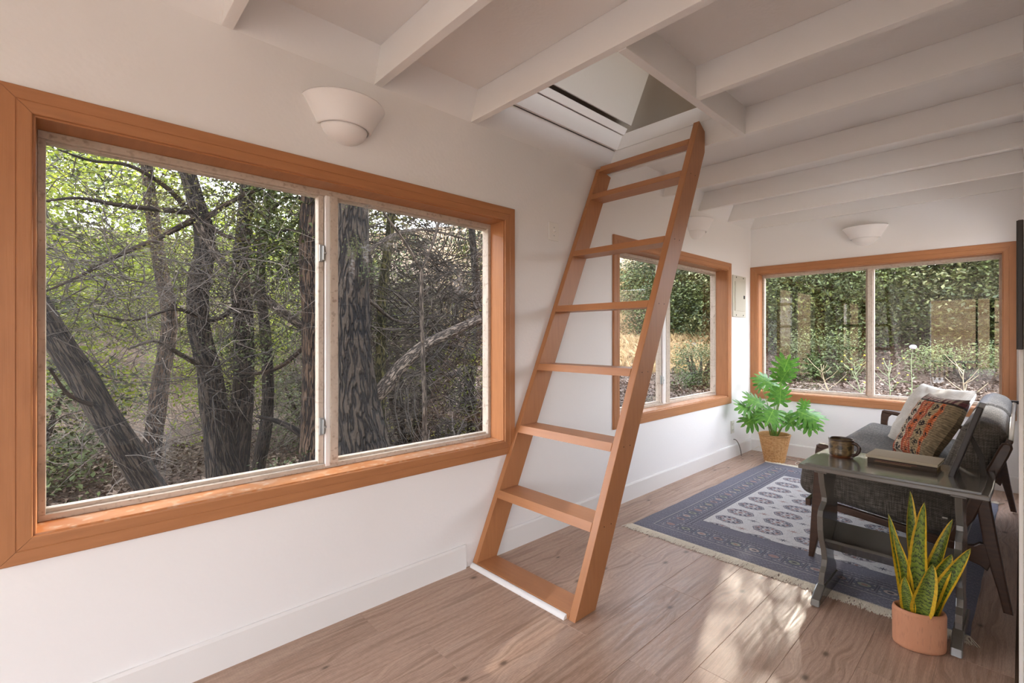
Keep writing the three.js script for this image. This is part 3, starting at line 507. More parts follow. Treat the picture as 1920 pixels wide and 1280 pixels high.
// ---- rug
{
  const W = 1.50, Ln = 2.15, R = 680, c = document.createElement('canvas'); c.width = Math.round(W * R); c.height = Math.round(Ln * R);
  const g = c.getContext('2d'), X = c.width, Y = c.height, navy = '#777683', deep = '#53525e', cream = '#dcdad9', rose = '#a47f79', pale = '#bab5b2';
  g.fillStyle = navy; g.fillRect(0, 0, X, Y);
  const frame = (d, w, col) => { g.strokeStyle = col; g.lineWidth = w; g.strokeRect(d, d, X - 2 * d, Y - 2 * d); };
  const dots = (d, step, size, cols) => { let k = 0; const put = (x, y) => { g.fillStyle = cols[k++ % cols.length]; g.fillRect(x - size / 2, y - size / 2, size, size); }; for (let x = d; x <= X - d; x += step) { put(x, d); put(x, Y - d); } for (let y = d; y <= Y - d; y += step) { put(d, y); put(X - d, y); } };
  for (let i = 0; i < 7; i++) dots(8 + i * 8, 9, 3.2, ['#878692', '#666570', '#93929c']);
  frame(64, 3, pale); frame(70, 2, deep); frame(74, 2, '#7a7c8e');
  for (const d of [84, 142]) { frame(d, 11, '#83828e'); dots(d, 11, 5, [pale, deep, '#8a7f84']); }
  const gul = (x, y, rx, ry, body, k) => {
    g.save(); g.translate(x, y); g.lineWidth = 2.2; g.strokeStyle = deep; g.fillStyle = body;
    const oct = (a, b) => { g.beginPath(); for (let i = 0; i < 16; i++) { const t = i / 16 * 6.283, m = 1 - 0.06 * (i % 2); g.lineTo(Math.cos(t) * a * m, Math.sin(t) * b * m); } g.closePath(); };
    oct(rx, ry); g.fill(); g.stroke(); oct(rx * 0.84, ry * 0.82); g.strokeStyle = k ? deep : rose; g.stroke();
    for (let i = 0; i < 12; i++) { const t = (i + 0.5) / 12 * 6.283; g.fillStyle = i % 3 ? deep : rose; g.beginPath(); g.ellipse(Math.cos(t) * rx * 0.66, Math.sin(t) * ry * 0.64, rx * 0.11, ry * 0.13, t, 0, 7); g.fill(); g.strokeStyle = deep; g.lineWidth = 1.4; g.beginPath(); g.arc(Math.cos(t) * rx * 0.88, Math.sin(t) * ry * 0.86, 3.2, 0, 7); g.stroke(); }
    g.lineWidth = 2; g.strokeStyle = deep; oct(rx * 0.42, ry * 0.40); g.fillStyle = cream; g.fill(); g.stroke(); g.fillStyle = rose; oct(rx * 0.2, ry * 0.2); g.fill();
    g.strokeStyle = deep; g.beginPath(); g.moveTo(-rx, 0); g.lineTo(rx, 0); g.moveTo(0, -ry); g.lineTo(0, ry); g.lineWidth = 1.2; g.stroke(); g.restore();
  };
  const band = 113; // row of small panels round the border
  const small = (x, y, i) => { g.save(); g.translate(x, y); g.fillStyle = ['#727886', '#7c7d8c', '#6b6d7c'][i % 3]; g.fillRect(-30, -22, 60, 44); g.strokeStyle = deep; g.lineWidth = 2; g.strokeRect(-30, -22, 60, 44); g.fillStyle = ['#b9aaa5', '#a58d8b', '#9da08f'][i % 3]; g.beginPath(); g.ellipse(0, 0, 19, 14, 0, 0, 7); g.fill(); g.strokeStyle = deep; g.stroke(); g.fillStyle = i % 2 ? rose : deep; g.beginPath(); g.ellipse(0, 0, 9, 6, 0, 0, 7); g.fill(); g.fillStyle = pale; for (const [a, b] of [[-24, -16], [24, -16], [-24, 16], [24, 16]]) g.fillRect(a - 3, b - 3, 6, 6); g.restore(); };
  let q = 0; for (let x = 113; x <= X - 113; x += 66) { small(x, band, q++); small(x, Y - band, q); } for (let y = 175; y <= Y - 175; y += 52) { small(band, y, q++); small(X - band, y, q); }
  for (let i = 0; i < 4; i++) { frame(154 + i * 8, 3, i % 2 ? '#8a8996' : deep); dots(157 + i * 8, 7, 2.6, [pale, navy, deep]); }
  const f = 184; g.fillStyle = cream; g.fillRect(f, f * 1.33, X - 2 * f, Y - 2 * f * 1.33); g.strokeStyle = deep; g.lineWidth = 3; g.strokeRect(f, f * 1.33, X - 2 * f, Y - 2 * f * 1.33);
  const dx = 0.225 * R, dy = 0.172 * R, x0 = f + 0.105 * R, y0 = f * 1.33 + 0.085 * R;
  g.save(); g.beginPath(); g.rect(f, f * 1.33, X - 2 * f, Y - 2 * f * 1.33); g.clip();
  for (let i = 0; i < 6; i++) for (let j = 0; j < 11; j++) {
    gul(x0 + i * dx, y0 + j * dy, 0.083 * R, 0.060 * R, '#bdbac0', (i + j) % 2);
    const x = x0 + (i + 0.5) * dx, y = y0 + (j + 0.5) * dy; g.strokeStyle = (i + j) % 2 ? rose : deep; g.lineWidth = 2.6; g.beginPath(); g.moveTo(x - 24, y); g.lineTo(x + 24, y); g.moveTo(x, y - 13); g.lineTo(x, y + 13); g.moveTo(x - 10, y - 8); g.lineTo(x + 10, y + 8); g.moveTo(x - 10, y + 8); g.lineTo(x + 10, y - 8); g.stroke();
  }
  g.restore();
  for (let i = 0; i < 90000; i++) { g.fillStyle = rnd() < 0.5 ? 'rgba(20,20,34,0.16)' : 'rgba(235,228,222,0.13)'; g.fillRect(rnd() * X, rnd() * Y, 3, 1.6); }
  const map = new THREE.CanvasTexture(c); map.colorSpace = THREE.SRGBColorSpace; map.magFilter = THREE.LinearFilter;
  const knots = tex(256, 256, tile((u, v) => 0.5 + 0.3 * Math.sin(u * 6.283 * 42) * Math.sin(v * 6.283 * 42) + 0.5 * n2(u * 30, v * 30, 2)), false, [9, 13]);
  const o = thing('area_rug', 'navy and cream patterned rug with a fringe on the plank floor', 'rug', [0.275 + W / 2, 0, -2.536 - Ln / 2], -0.012);
  const nx = 40, nz = 60, hgt = 0.0075, pos = [], uv = [], idx = [];
  const wave = (x, z) => 0.0022 * (0.5 + 0.5 * Math.sin(z * 9 + 2 * n2(x * 3, z * 2, 1))) * sstep(-x, 0.2, 0.75);
  for (let j = 0; j <= nz; j++) for (let i = 0; i <= nx; i++) { const x = (i / nx - 0.5) * W, z = (j / nz - 0.5) * Ln, e = 0.006 * n2(z * 6, i > nx / 2 ? 9 : 3, 0) * (i === 0 || i === nx ? 1 : 0), lip = (i === 0 || i === nx || j === 0 || j === nz) ? -0.004 : 0; pos.push(x + e, hgt + lip + wave(x, z), z); uv.push(i / nx, 1 - j / nz); }
  for (let j = 0; j < nz; j++) for (let i = 0; i < nx; i++) { const a = j * (nx + 1) + i, b = a + nx + 1; idx.push(a, b, a + 1, a + 1, b, b + 1); }
  // underside and edges
  const base = pos.length / 3, ring = []; for (let i = 0; i <= nx; i++) ring.push(i); for (let j = 1; j <= nz; j++) ring.push(j * (nx + 1) + nx); for (let i = nx - 1; i >= 0; i--) ring.push(nz * (nx + 1) + i); for (let j = nz - 1; j > 0; j--) ring.push(j * (nx + 1));
  ring.forEach((k) => { pos.push(pos[k * 3], 0.0004, pos[k * 3 + 2]); uv.push(uv[k * 2], uv[k * 2 + 1]); });
  ring.forEach((k, i) => { const m = ring[(i + 1) % ring.length], a = base + i, b = base + (i + 1) % ring.length; idx.push(k, m, a, m, b, a); });
  const gm = new THREE.BufferGeometry(); gm.setAttribute('position', new THREE.Float32BufferAttribute(pos, 3)); gm.setAttribute('uv', new THREE.Float32BufferAttribute(uv, 2)); gm.setIndex(idx); gm.computeVertexNormals();
  mesh('rug_pile', gm, PH({ name: 'wool_rug', map, roughness: 0.95, bumpMap: knots, bumpScale: 0.0015, sheen: 0.15, sheenColor: new THREE.Color('#d8dcf0') }), o);
  const fr = (zs) => { const list = []; for (let i = 0; i < 230; i++) { const x = (i / 229 - 0.5) * W + rr(-0.002, 0.002); for (let k = 0; k < 5; k++) { const l = rr(0.04, 0.075), a = rr(-0.5, 0.5) + 0.5 * n2(i * 0.09, 1, 3), y = rr(0.002, 0.008); list.push(sweep([[x, 0.006, zs * (Ln / 2 - 0.002)], [x + a * l * 0.4 + rr(-0.003, 0.003), y + 0.003, zs * (Ln / 2 + l * 0.45)], [x + a * l + rr(-0.006, 0.006), 0.0022, zs * (Ln / 2 + l)]], [0.0022, 0.0021, 0.0014], 3, { caps: false })); } } return merge(list); };
  for (const s of [1, -1]) { const m = mesh('fringe', fr(s), S({ name: 'cotton_fringe', color: '#efe5d2', roughness: 0.95 }), o); m.userData.kind = 'stuff'; }
  for (const s of [1, -1]) mesh('end_band', rb(-W / 2, W / 2, 0.0005, 0.0075, s * Ln / 2 - 0.006, s * Ln / 2 + 0.006, 0.002), S({ name: 'woven_end', color: '#c4beb4', roughness: 0.95 }), o);
}

// ---- side table: trestle with scrolled ends and a book trough
const greyGloss = PH({ name: 'grey_gloss_paint', color: '#615d56', roughness: 0.25, clearcoat: 1.0, clearcoatRoughness: 0.12, bumpMap: tex(256, 256, tile((u, v) => 0.5 + 0.5 * fbm(u * 14, v * 60, 3, 3)), false, [2, 2]), bumpScale: 0.0004 });
const TT = 0.590;   // table top height
{
  const o = thing('side_table', 'glossy grey trestle side table with scrolled ends at the near end of the sofa', 'side table', [1.52, 0.004, -2.535]);
  const X = (x) => x - 1.52, Zz = (z) => z + 2.535;
  // top with bowed ends and a routed step along its edge
  const plan = (d) => { const s = new THREE.Shape(), a = X(1.222) + d, b = X(1.822) - d, n = Zz(-2.372) - d, f = Zz(-2.824) + d; s.moveTo(a, n); s.quadraticCurveTo(a - 0.012, (n + f) / 2, a, f); s.lineTo(b, f); s.quadraticCurveTo(b + 0.012, (n + f) / 2, b, n); s.closePath(); return s; };
  mesh('table_top', [prism(plan(0), TT - 0.024, TT - 0.005, 'xz', 0.004, 16), prism(plan(0.022), TT - 0.008, TT, 'xz', 0.002, 16)].map((g) => uvMetres(g)), greyGloss, o);
  const near = [[0.566, -2.419], [0.50, -2.440], [0.43, -2.478], [0.412, -2.476], [0.385, -2.422], [0.361, -2.412], [0.30, -2.417], [0.255, -2.430], [0.20, -2.468], [0.152, -2.482], [0.125, -2.470], [0.105, -2.446], [0.080, -2.432], [0.045, -2.432]];
  const pts = [...near.map(([y, z]) => [Zz(z), y]), ...near.slice().reverse().map(([y, z]) => [Zz(-5.07 - z), y])];
  for (const x of [1.295, 1.738]) {
    mesh('end_board', prism(pts, X(x) - 0.011, X(x) + 0.011, 'zy', 0.002), greyGloss, o);
    mesh('foot', prism([[Zz(-2.335), 0], [Zz(-2.345), 0.024], [Zz(-2.392), 0.046], [Zz(-2.43), 0.058], [Zz(-2.64), 0.058], [Zz(-2.675), 0.046], [Zz(-2.725), 0.024], [Zz(-2.735), 0]], X(x) - 0.017, X(x) + 0.017, 'zy', 0.004), greyGloss, o);
    mesh('cleat', rb(X(x) - 0.024, X(x) + 0.024, TT - 0.040, TT - 0.023, Zz(-2.415), Zz(-2.655), 0.003), greyGloss, o);
  }
  mesh('trough_board', prism([[Zz(-2.440), 0.250], [Zz(-2.450), 0.258], [Zz(-2.535), 0.198], [Zz(-2.528), 0.188]], X(1.306), X(1.727), 'zy', 0.0015), greyGloss, o);
  mesh('trough_board', prism([[Zz(-2.640), 0.285], [Zz(-2.650), 0.277], [Zz(-2.545), 0.184], [Zz(-2.534), 0.190]], X(1.306), X(1.727), 'zy', 0.0015), greyGloss, o);
}
// ---- mug
{
  const glaze = tex(512, 256, (u, v) => { const n = fbm(u * 14, v * 7, 2, 4), fl = Math.cos(((u * 7) % 1 - 0.5) * 6.283) * 0.5 + Math.cos((v * 2.2 - 0.3) * 6.283) * 0.5 + n * 0.8; let c = mixc(hex('#5b4a33'), hex('#8a744c'), clamp(0.45 + n, 0, 1)); c = mixc(c, hex('#2f2b20'), sstep(fl, 0.25, 0.8) * 0.85); c = mixc(c, hex('#6b3a1e'), sstep(0.16 - v, -0.06, 0.1)); return mixc(c, hex('#3b2a1b'), sstep(v, 0.86, 0.95)); });
  const m = PH({ name: 'brown_stoneware', map: glaze, roughness: 0.28, clearcoat: 0.4, clearcoatRoughness: 0.15 });
  const o = thing('mug', 'brown glazed stoneware mug with a dark floral band on the grey table', 'mug', [1.320, TT + 0.0005, -2.655], -0.30);
  const pr = [[0.0001, 0.003], [0.038, 0.003], [0.040, 0], [0.043, 0.001], [0.0475, 0.010], [0.0490, 0.022], [0.0490, 0.074], [0.0505, 0.082], [0.0505, 0.085], [0.0475, 0.0855], [0.0455, 0.080], [0.0450, 0.020], [0.040, 0.010], [0.0001, 0.008]].map((p) => new THREE.Vector2(...p));
  const body = new THREE.LatheGeometry(pr, 48), p = body.attributes.position, uv = body.attributes.uv; for (let i = 0; i < p.count; i++) uv.setY(i, clamp(p.getY(i) / 0.0855, 0, 1));
  mesh('body', body, m, o);
  mesh('handle', sweep(curve([[0.047, 0.070, 0], [0.062, 0.071, 0], [0.076, 0.060, 0], [0.077, 0.042, 0], [0.066, 0.024, 0], [0.047, 0.014, 0]], 24), 0.0058, 10, { flat: 1.25 }), S({ name: 'dark_glaze', color: '#3a281b', roughness: 0.3 }), o);
}
// ---- books
{
  const spine = document.createElement('canvas'); spine.width = 1024; spine.height = 128; const g = spine.getContext('2d');
  g.fillStyle = '#3d3126'; g.fillRect(0, 0, 1024, 128);
  for (let i = 0; i < 2600; i++) { g.fillStyle = ['rgba(20,14,9,0.4)', 'rgba(120,96,70,0.25)', 'rgba(80,60,42,0.35)'][i % 3]; g.fillRect(rnd() * 1024, rnd() * 128, 2 + rnd() * 10, 1 + rnd() * 2); }
  g.fillStyle = '#8c5140'; for (let i = 0; i < 62; i++) { const x = 130 + i * 10; g.fillRect(x, 34 + (i % 3) * 3, 6, 15 - (i % 4) * 2); } g.fillStyle = '#b58f5c'; g.fillRect(110, 66, 560, 5);
  const st = new THREE.CanvasTexture(spine); st.colorSpace = THREE.SRGBColorSpace; st.magFilter = THREE.LinearFilter;
  const old = S({ name: 'worn_brown_cloth', color: '#443629', roughness: 0.75, bumpMap: rollerBump, bumpScale: 0.0008 }), pages = S({ name: 'aged_page_edges', roughness: 0.9, map: tex(64, 256, (u, v) => mixc(hex('#9a8257'), hex('#c2ab7f'), clamp(0.5 + 0.5 * n2(u * 2, v * 90, 2), 0, 1))) });
  const o = thing('book', 'old dark brown cloth book lying under the grey one on the table', 'book', [1.546, TT + 0.0005, -2.69], -0.02);
  const w = 0.232, d = 0.155, h = 0.027;
  mesh('cover', [rb(-w / 2, w / 2, 0, 0.003, -d / 2, d / 2, 0.001), rb(-w / 2, w / 2, h - 0.003, h, -d / 2, d / 2, 0.001)], old, o);
  const sp = prism([[d / 2 - 0.006, 0.0005], [d / 2 - 0.001, 0.0005], [d / 2 + 0.003, h * 0.3], [d / 2 + 0.004, h * 0.5], [d / 2 + 0.003, h * 0.7], [d / 2 - 0.001, h - 0.0005], [d / 2 - 0.006, h - 0.0005]], -w / 2, w / 2, 'zy');
  { const p = sp.attributes.position, uv = new Float32Array(p.count * 2); for (let i = 0; i < p.count; i++) { uv[i * 2] = p.getX(i) / w + 0.5; uv[i * 2 + 1] = p.getY(i) / h; } sp.setAttribute('uv', new THREE.BufferAttribute(uv, 2)); }
  mesh('spine', sp, S({ name: 'worn_lettered_spine', map: st, roughness: 0.7 }), o);
  mesh('pages', uvMetres(bx(-w / 2 + 0.004, w / 2 - 0.004, 0.003, h - 0.003, -d / 2 + 0.005, d / 2 - 0.006)), pages, o);
  const b = thing('book', 'thin grey cream book lying on top of the brown one', 'book', [1.548, TT + 0.0005 + h, -2.682], -0.045);
  const gc = S({ name: 'grey_cream_board', color: '#b1a58f', roughness: 0.8, bumpMap: rollerBump, bumpScale: 0.0004 }), w2 = 0.242, d2 = 0.165;
  mesh('cover', [rb(-w2 / 2, w2 / 2, 0.0002, 0.0022, -d2 / 2, d2 / 2, 0.0008), rb(-w2 / 2, w2 / 2, 0.0098, 0.012, -d2 / 2, d2 / 2, 0.0008), rb(-w2 / 2, w2 / 2, 0.0004, 0.0118, d2 / 2 - 0.003, d2 / 2 + 0.0005, 0.001)], gc, b);
  mesh('pages', uvMetres(bx(-w2 / 2 + 0.003, w2 / 2 - 0.003, 0.002, 0.010, -d2 / 2 + 0.003, d2 / 2 - 0.003)), pages, b);
}
// ---- framed picture on an easel back
{
  const o = thing('picture_frame', 'dark picture frame propped on its easel back on the table', 'picture frame', [1.690, TT + 0.001, -2.575]), lean = -0.285;
  const dark = PH({ name: 'dark_polished_frame', color: '#211915', roughness: 0.4, clearcoat: 0.1, clearcoatRoughness: 0.3 }), W = 0.19, H = 0.300, T = 0.020;
  const rot = (g) => g.rotateZ(lean).translate(0.006, 0.003, 0);
  const bar = (y0, y1, z0, z1) => uvMetres(rot(rb(0, T, y0, y1, z0, z1, 0.005)));
  mesh('frame_bar', bar(0, H, -0.022, 0.0), dark, o); mesh('frame_bar', bar(0, H, -W, -W + 0.022), dark, o); mesh('frame_bar', bar(0, 0.022, -W + 0.021, -0.021), dark, o); mesh('frame_bar', bar(H - 0.022, H, -W + 0.021, -0.021), dark, o);
  mesh('picture', rot(bx(0.006, 0.008, 0.02, H - 0.02, -W + 0.02, -0.02)), S({ name: 'print_paper', color: '#b9b3a8', roughness: 0.3 }), o);
  mesh('backing', rot(rb(T - 0.006, T - 0.001, 0.016, H - 0.016, -W + 0.016, -0.016, 0.001)), S({ name: 'black_card', color: '#24211f', roughness: 0.8 }), o);
  const st = prism([[1.740, 0.773], [1.752, 0.781], [1.770, 0.730], [1.797, 0.668], [1.804, 0.5905], [1.786, 0.5905], [1.781, 0.655]].map(([x, y]) => [x - 1.690, y - TT]), -0.118, -0.108, 'xy', 0.0015);
  mesh('easel_strut', st, S({ name: 'charcoal_card', color: '#3a3632', roughness: 0.7 }), o);
}

// ---- leaf materials for the two house plants
const leafTop = tex(128, 256, (u, v) => { const rib = Math.abs(u - 0.5), side = Math.abs(((v * 9 - rib * 6) % 1 + 1) % 1 - 0.5), vein = Math.max(1 - rib * 60, 0) + 0.5 * Math.max(0, 1 - side * 14); return mixc(mixc(hex('#65992f'), hex('#427a24'), clamp(0.5 + fbm(u * 6, v * 6, 3, 3), 0, 1)), hex('#9cc65a'), clamp(vein, 0, 0.8)); });
const philMat = PH({ name: 'philodendron_leaf', map: leafTop, roughness: 0.9, transmission: 0.16, thickness: 0, clearcoat: 0.5, clearcoatRoughness: 0.28, side: THREE.DoubleSide });
const stemMat = S({ name: 'green_stem', color: '#6f8f3c', roughness: 0.55 });
function lobedLeaf(L, lobes, spread, droop, fold) { // split-leaf blade: base at the origin, tip along +y, upper face to +z
  const s = new THREE.Shape(), half = [], n = lobes;
  half.push([0.015, 0.0]);
  for (let i = 0; i < n; i++) {
    const t = i / (n - 0.3), y = 0.02 + 0.74 * t, ang = lerp(-0.75, 1.12, Math.pow(t, 0.85)), len = spread * (0.30 + 0.22 * Math.sin(Math.PI * (0.25 + 0.62 * t))), w = 0.50 / n, dx = Math.cos(ang), dy = Math.sin(ang), nx = -dy, ny = dx, bx0 = 0.13, k = (r, o) => [bx0 + dx * len * r + nx * o, y + dy * len * r + ny * o];
    half.push(k(0.20, -w * 0.80), k(0.55, -w * 0.98), k(0.80, -w * 0.70), k(0.95, -w * 0.22), k(1.0, 0), k(0.93, w * 0.3), k(0.76, w * 0.75), k(0.5, w * 0.9), k(0.20, w * 0.80));
  }
  half.push([0.055, 0.80], [0.075, 0.90], [0.045, 0.98]);
  const mono = half; s.moveTo(0, -0.005); for (const p of mono) s.lineTo(p[0] * L, p[1] * L); s.lineTo(0, 1.06 * L); for (const p of mono.slice().reverse()) s.lineTo(-p[0] * L, p[1] * L); s.closePath();
  const g = new THREE.ShapeGeometry(s, 2), p = g.attributes.position, uv = [];
  for (let i = 0; i < p.count; i++) { const x = p.getX(i), y = p.getY(i), t = y / L; uv.push(x / L * 0.9 + 0.5, clamp(t, 0, 1)); p.setZ(i, -droop * L * t * t - fold * Math.abs(x) * (0.4 + 0.6 * Math.abs(x) / (L * 0.5)) + 0.02 * L * n2(x * 30, y * 30, L * 40)); }
  g.setAttribute('uv', new THREE.Float32BufferAttribute(uv, 2)); g.computeVertexNormals(); return g;
}
{
  const o = thing('potted_philodendron', 'split leaf green plant in a woven basket in the far corner', 'potted plant', [0.33, 0, -4.80]);
  const wv = tex(512, 512, tile((u, v) => { const k = 26, a = u * k, b = v * k * 0.6, z = ((Math.floor(a) + Math.floor(b * 2)) % 4) < 2, s = z ? Math.abs((a % 1) - 0.5) : Math.abs(((b * 2) % 1) - 0.5); return clamp(1 - s * 1.6 + 0.15 * n2(u * 60, v * 60, 3), 0, 1); }), false, [1, 0.55]);
  const wc = tex(512, 512, tile((u, v) => mixc(mixc(hex('#dcae78'), hex('#c69058'), clamp(0.5 + fbm(u * 24, v * 24, 6, 3), 0, 1)), hex('#9c6734'), sstep(fbm(u * 34, v * 50, 9, 2), 0.15, 0.6) * 0.7)), true, [1, 0.55]);
  const bm = S({ name: 'woven_basket', map: wc, bumpMap: wv, bumpScale: 0.006, roughness: 0.75 });
  const pr = [[0.0001, 0.004], [0.082, 0.0], [0.086, 0.006], [0.095, 0.06], [0.107, 0.12], [0.119, 0.18], [0.127, 0.225], [0.131, 0.243], [0.133, 0.250], [0.128, 0.256], [0.121, 0.250], [0.112, 0.18], [0.100, 0.12]].map((q) => new THREE.Vector2(...q));
  const bk = new THREE.LatheGeometry(pr, 56); { const p = bk.attributes.position, q = bk.attributes.uv; for (let i = 0; i < p.count; i++) q.setY(i, p.getY(i) / 0.256); }
  mesh('basket', bk, bm, o);
  mesh('rim', new THREE.TorusGeometry(0.129, 0.0065, 8, 48).rotateX(Math.PI / 2).translate(0, 0.250, 0), bm, o);
  mesh('soil', new THREE.CylinderGeometry(0.112, 0.105, 0.02, 28).translate(0, 0.195, 0), S({ name: 'dark_soil', color: '#3a2c20', roughness: 1 }), o);
  // leaf: attachment (world), direction of its tip, facing, size
  const LV = [[[0.395, 0.80, -4.80], [0.30, 0.75, 0.10], [0.45, 0.25, 0.85], 0.20, 6, 0.10], [[0.40, 0.74, -4.74], [0.45, 0.55, 0.4], [0.6, 0.35, 0.72], 0.17, 6, 0.1], [[0.33, 0.70, -4.78], [-0.62, 0.60, 0.1], [0.5, 0.75, 0.45], 0.19, 6, 0.25], [[0.20, 0.66, -4.86], [-0.25, 0.85, 0.1], [0.9, 0.1, 0.4], 0.13, 5, 0.05], [[0.200, 0.485, -4.58], [-0.50, 0.42, 0.72], [0.2, 0.75, 0.62], 0.165, 6, 0.15], [[0.27, 0.53, -4.68], [-0.45, 0.42, 0.6], [0.35, 0.75, 0.62], 0.19, 7, 0.2], [[0.40, 0.55, -4.72], [0.18, 0.78, 0.3], [0.5, 0.2, 0.8], 0.17, 6, 0.12], [[0.27, 0.45, -4.62], [-0.55, -0.42, 0.55], [0.2, 0.7, 0.7], 0.20, 7, 0.2], [[0.37, 0.50, -4.66], [0.05, -0.35, 0.85], [0.35, 0.72, 0.6], 0.22, 7, 0.25], [[0.46, 0.47, -4.72], [0.45, -0.55, 0.4], [0.6, 0.5, 0.62], 0.17, 6, 0.2], [[0.545, 0.50, -4.72], [0.88, -0.18, 0.20], [0.2, 0.82, 0.55], 0.22, 7, 0.22], [[0.575, 0.515, -4.76], [0.25, 0.9, 0.05], [0.5, 0.1, 0.8], 0.095, 5, 0.05], [[0.60, 0.45, -4.70], [0.7, -0.55, 0.4], [0.35, 0.65, 0.7], 0.17, 6, 0.2], [[0.33, 0.60, -4.84], [-0.1, 0.8, -0.3], [0.3, 0.5, 0.8], 0.16, 6, 0.1], [[0.20, 0.44, -4.84], [-0.65, -0.1, -0.2], [0.1, 0.9, 0.3], 0.16, 6, 0.25]];
  LV.forEach(([at, dir, face, L, lobes, droop], i) => {
    const y = V(...dir).normalize(), z = V(...face); z.addScaledVector(y, -z.dot(y)).normalize(); const x = V().crossVectors(y, z);
    const g = lobedLeaf(L * 0.98, Math.max(5, lobes - 1), 1.0, droop, 0.18 + 0.12 * rnd()); g.applyMatrix4(new THREE.Matrix4().makeBasis(x, y, z).setPosition(at[0] - 0.33, at[1], at[2] + 4.80));
    mesh('leaf', g, philMat, o);
    const a = V((rnd() - 0.5) * 0.05, 0.19, (rnd() - 0.5) * 0.05), b = V(at[0] - 0.33, at[1], at[2] + 4.80), m = a.clone().lerp(b, 0.5).add(V(0, 0.07, 0));
    mesh('stem', sweep(curve([a, m, b], 10), [0.0052, 0.005, 0.0048, 0.0045, 0.0042, 0.004, 0.0038, 0.0035, 0.0032, 0.003, 0.0028], 6), stemMat, o);
  });
}
{ // snake plant in an oval terracotta pot
  const o = thing('potted_snake_plant', 'yellow edged snake plant in an oval terracotta pot before the side table', 'potted plant', [1.637, 0, -2.325], 0.45);
  const tc = S({ name: 'terracotta', roughness: 0.8, map: tex(256, 256, tile((u, v) => mixc(mixc(hex('#d39a78'), hex('#c78c6a'), clamp(0.5 + fbm(u * 5, v * 5, 3, 4), 0, 1)), hex('#a3735a'), sstep(fbm(u * 26, v * 26, 6, 2), 0.36, 0.6) * 0.6)), true, [2, 1]), bumpMap: rollerBump, bumpScale: 0.001 });
  const pr = [[0.0001, 0], [0.072, 0], [0.078, 0.004], [0.080, 0.012], [0.081, 0.128], [0.0785, 0.138], [0.073, 0.142], [0.067, 0.138], [0.065, 0.128], [0.064, 0.09], [0.0001, 0.09]].map((q) => new THREE.Vector2(...q));
  mesh('pot', new THREE.LatheGeometry(pr, 56).scale(1.0, 1, 0.72), tc, o);
  mesh('soil', new THREE.CylinderGeometry(0.064, 0.064, 0.006, 32).scale(1, 1, 0.7).translate(0, 0.094, 0), S({ name: 'black_soil', color: '#211b17', roughness: 1 }), o);
  const blade = PH({ name: 'snake_plant_blade', roughness: 0.5, clearcoat: 0.3, clearcoatRoughness: 0.3, side: THREE.DoubleSide, map: tex(128, 512, (u, v) => { const e = Math.abs(u - 0.5) * 2, n = fbm(u * 4, v * 30, 3, 3), bars = Math.sin(v * 120 + 3 * n + 1.5 * Math.sin(u * 12) + 2 * n2(u * 9, v * 12, 3)), g = mixc(hex('#7d8c2e'), hex('#5e7424'), clamp(0.5 + n, 0, 1)), b = sstep(bars + 0.7 * n2(u * 20, v * 60, 7), 0.45, 0.9); return e > 0.70 + 0.05 * n2(v * 18, 2, 1) ? mixc(hex('#d9b526'), hex('#c79d1e'), clamp(0.5 + n, 0, 1)) : mixc(g, hex('#1f2f12'), b * 0.85); }) });
  const c0 = V(1.635, -0.008, -2.352), inv = new THREE.Matrix4().makeRotationY(-0.45);
  const mk = (pts, w, face, twist) => { // pts in world
    const P = curve(pts, 22).map((p) => p.sub(c0).applyMatrix4(inv)), n = P.length, pos = [], uv = [], idx = [], f = V(...face).applyMatrix4(inv);
    for (let i = 0; i < n; i++) {
      const t = i / (n - 1), T = (i === 0 ? P[1].clone().sub(P[0]) : i === n - 1 ? P[i].clone().sub(P[i - 1]) : P[i + 1].clone().sub(P[i - 1])).normalize(), fz = f.clone().applyAxisAngle(T, twist * (t - 0.3)), s = V().crossVectors(T, fz).normalize(), nn = V().crossVectors(s, T).normalize();
      const wid = w * (0.55 + 0.45 * sstep(t, 0, 0.35)) * Math.pow(Math.max(0.0005, 1 - Math.pow(t, 3.2)), 0.75);
      for (let k = 0; k <= 6; k++) { const a = k / 3 - 1, cup = 0.30 * wid * a * a + 0.05 * wid * n2(t * 7, a, w * 90) * Math.abs(a); pos.push(P[i].x + s.x * a * wid / 2 + nn.x * cup, P[i].y + s.y * a * wid / 2 + nn.y * cup, P[i].z + s.z * a * wid / 2 + nn.z * cup); uv.push(k / 6, t); }
    }
    for (let i = 0; i < n - 1; i++) for (let k = 0; k < 6; k++) { const a = i * 7 + k, b = a + 7; idx.push(a, a + 1, b, a + 1, b + 1, b); }
    const g = new THREE.BufferGeometry(); g.setAttribute('position', new THREE.Float32BufferAttribute(pos, 3)); g.setAttribute('uv', new THREE.Float32BufferAttribute(uv, 2)); g.setIndex(idx); g.computeVertexNormals(); mesh('leaf', g, blade, o);
  };
  const F0 = [0.1, 0.1, 1];
  mk([[1.628, 0.092, -2.37], [1.620, 0.30, -2.375], [1.607, 0.42, -2.38], [1.605, 0.556, -2.385]], 0.050, [0.4, 0.1, 0.9], 0.5);
  mk([[1.637, 0.092, -2.35], [1.632, 0.22, -2.35], [1.636, 0.36, -2.345], [1.652, 0.535, -2.34]], 0.063, F0, -0.35);
  mk([[1.605, 0.092, -2.355], [1.598, 0.18, -2.36], [1.575, 0.29, -2.37], [1.540, 0.452, -2.38]], 0.047, [-0.2, 0.2, 1], 0.6);
  mk([[1.600, 0.092, -2.345], [1.600, 0.20, -2.34], [1.588, 0.30, -2.335], [1.562, 0.40, -2.34]], 0.041, [0.5, 0.2, 0.9], -0.6);
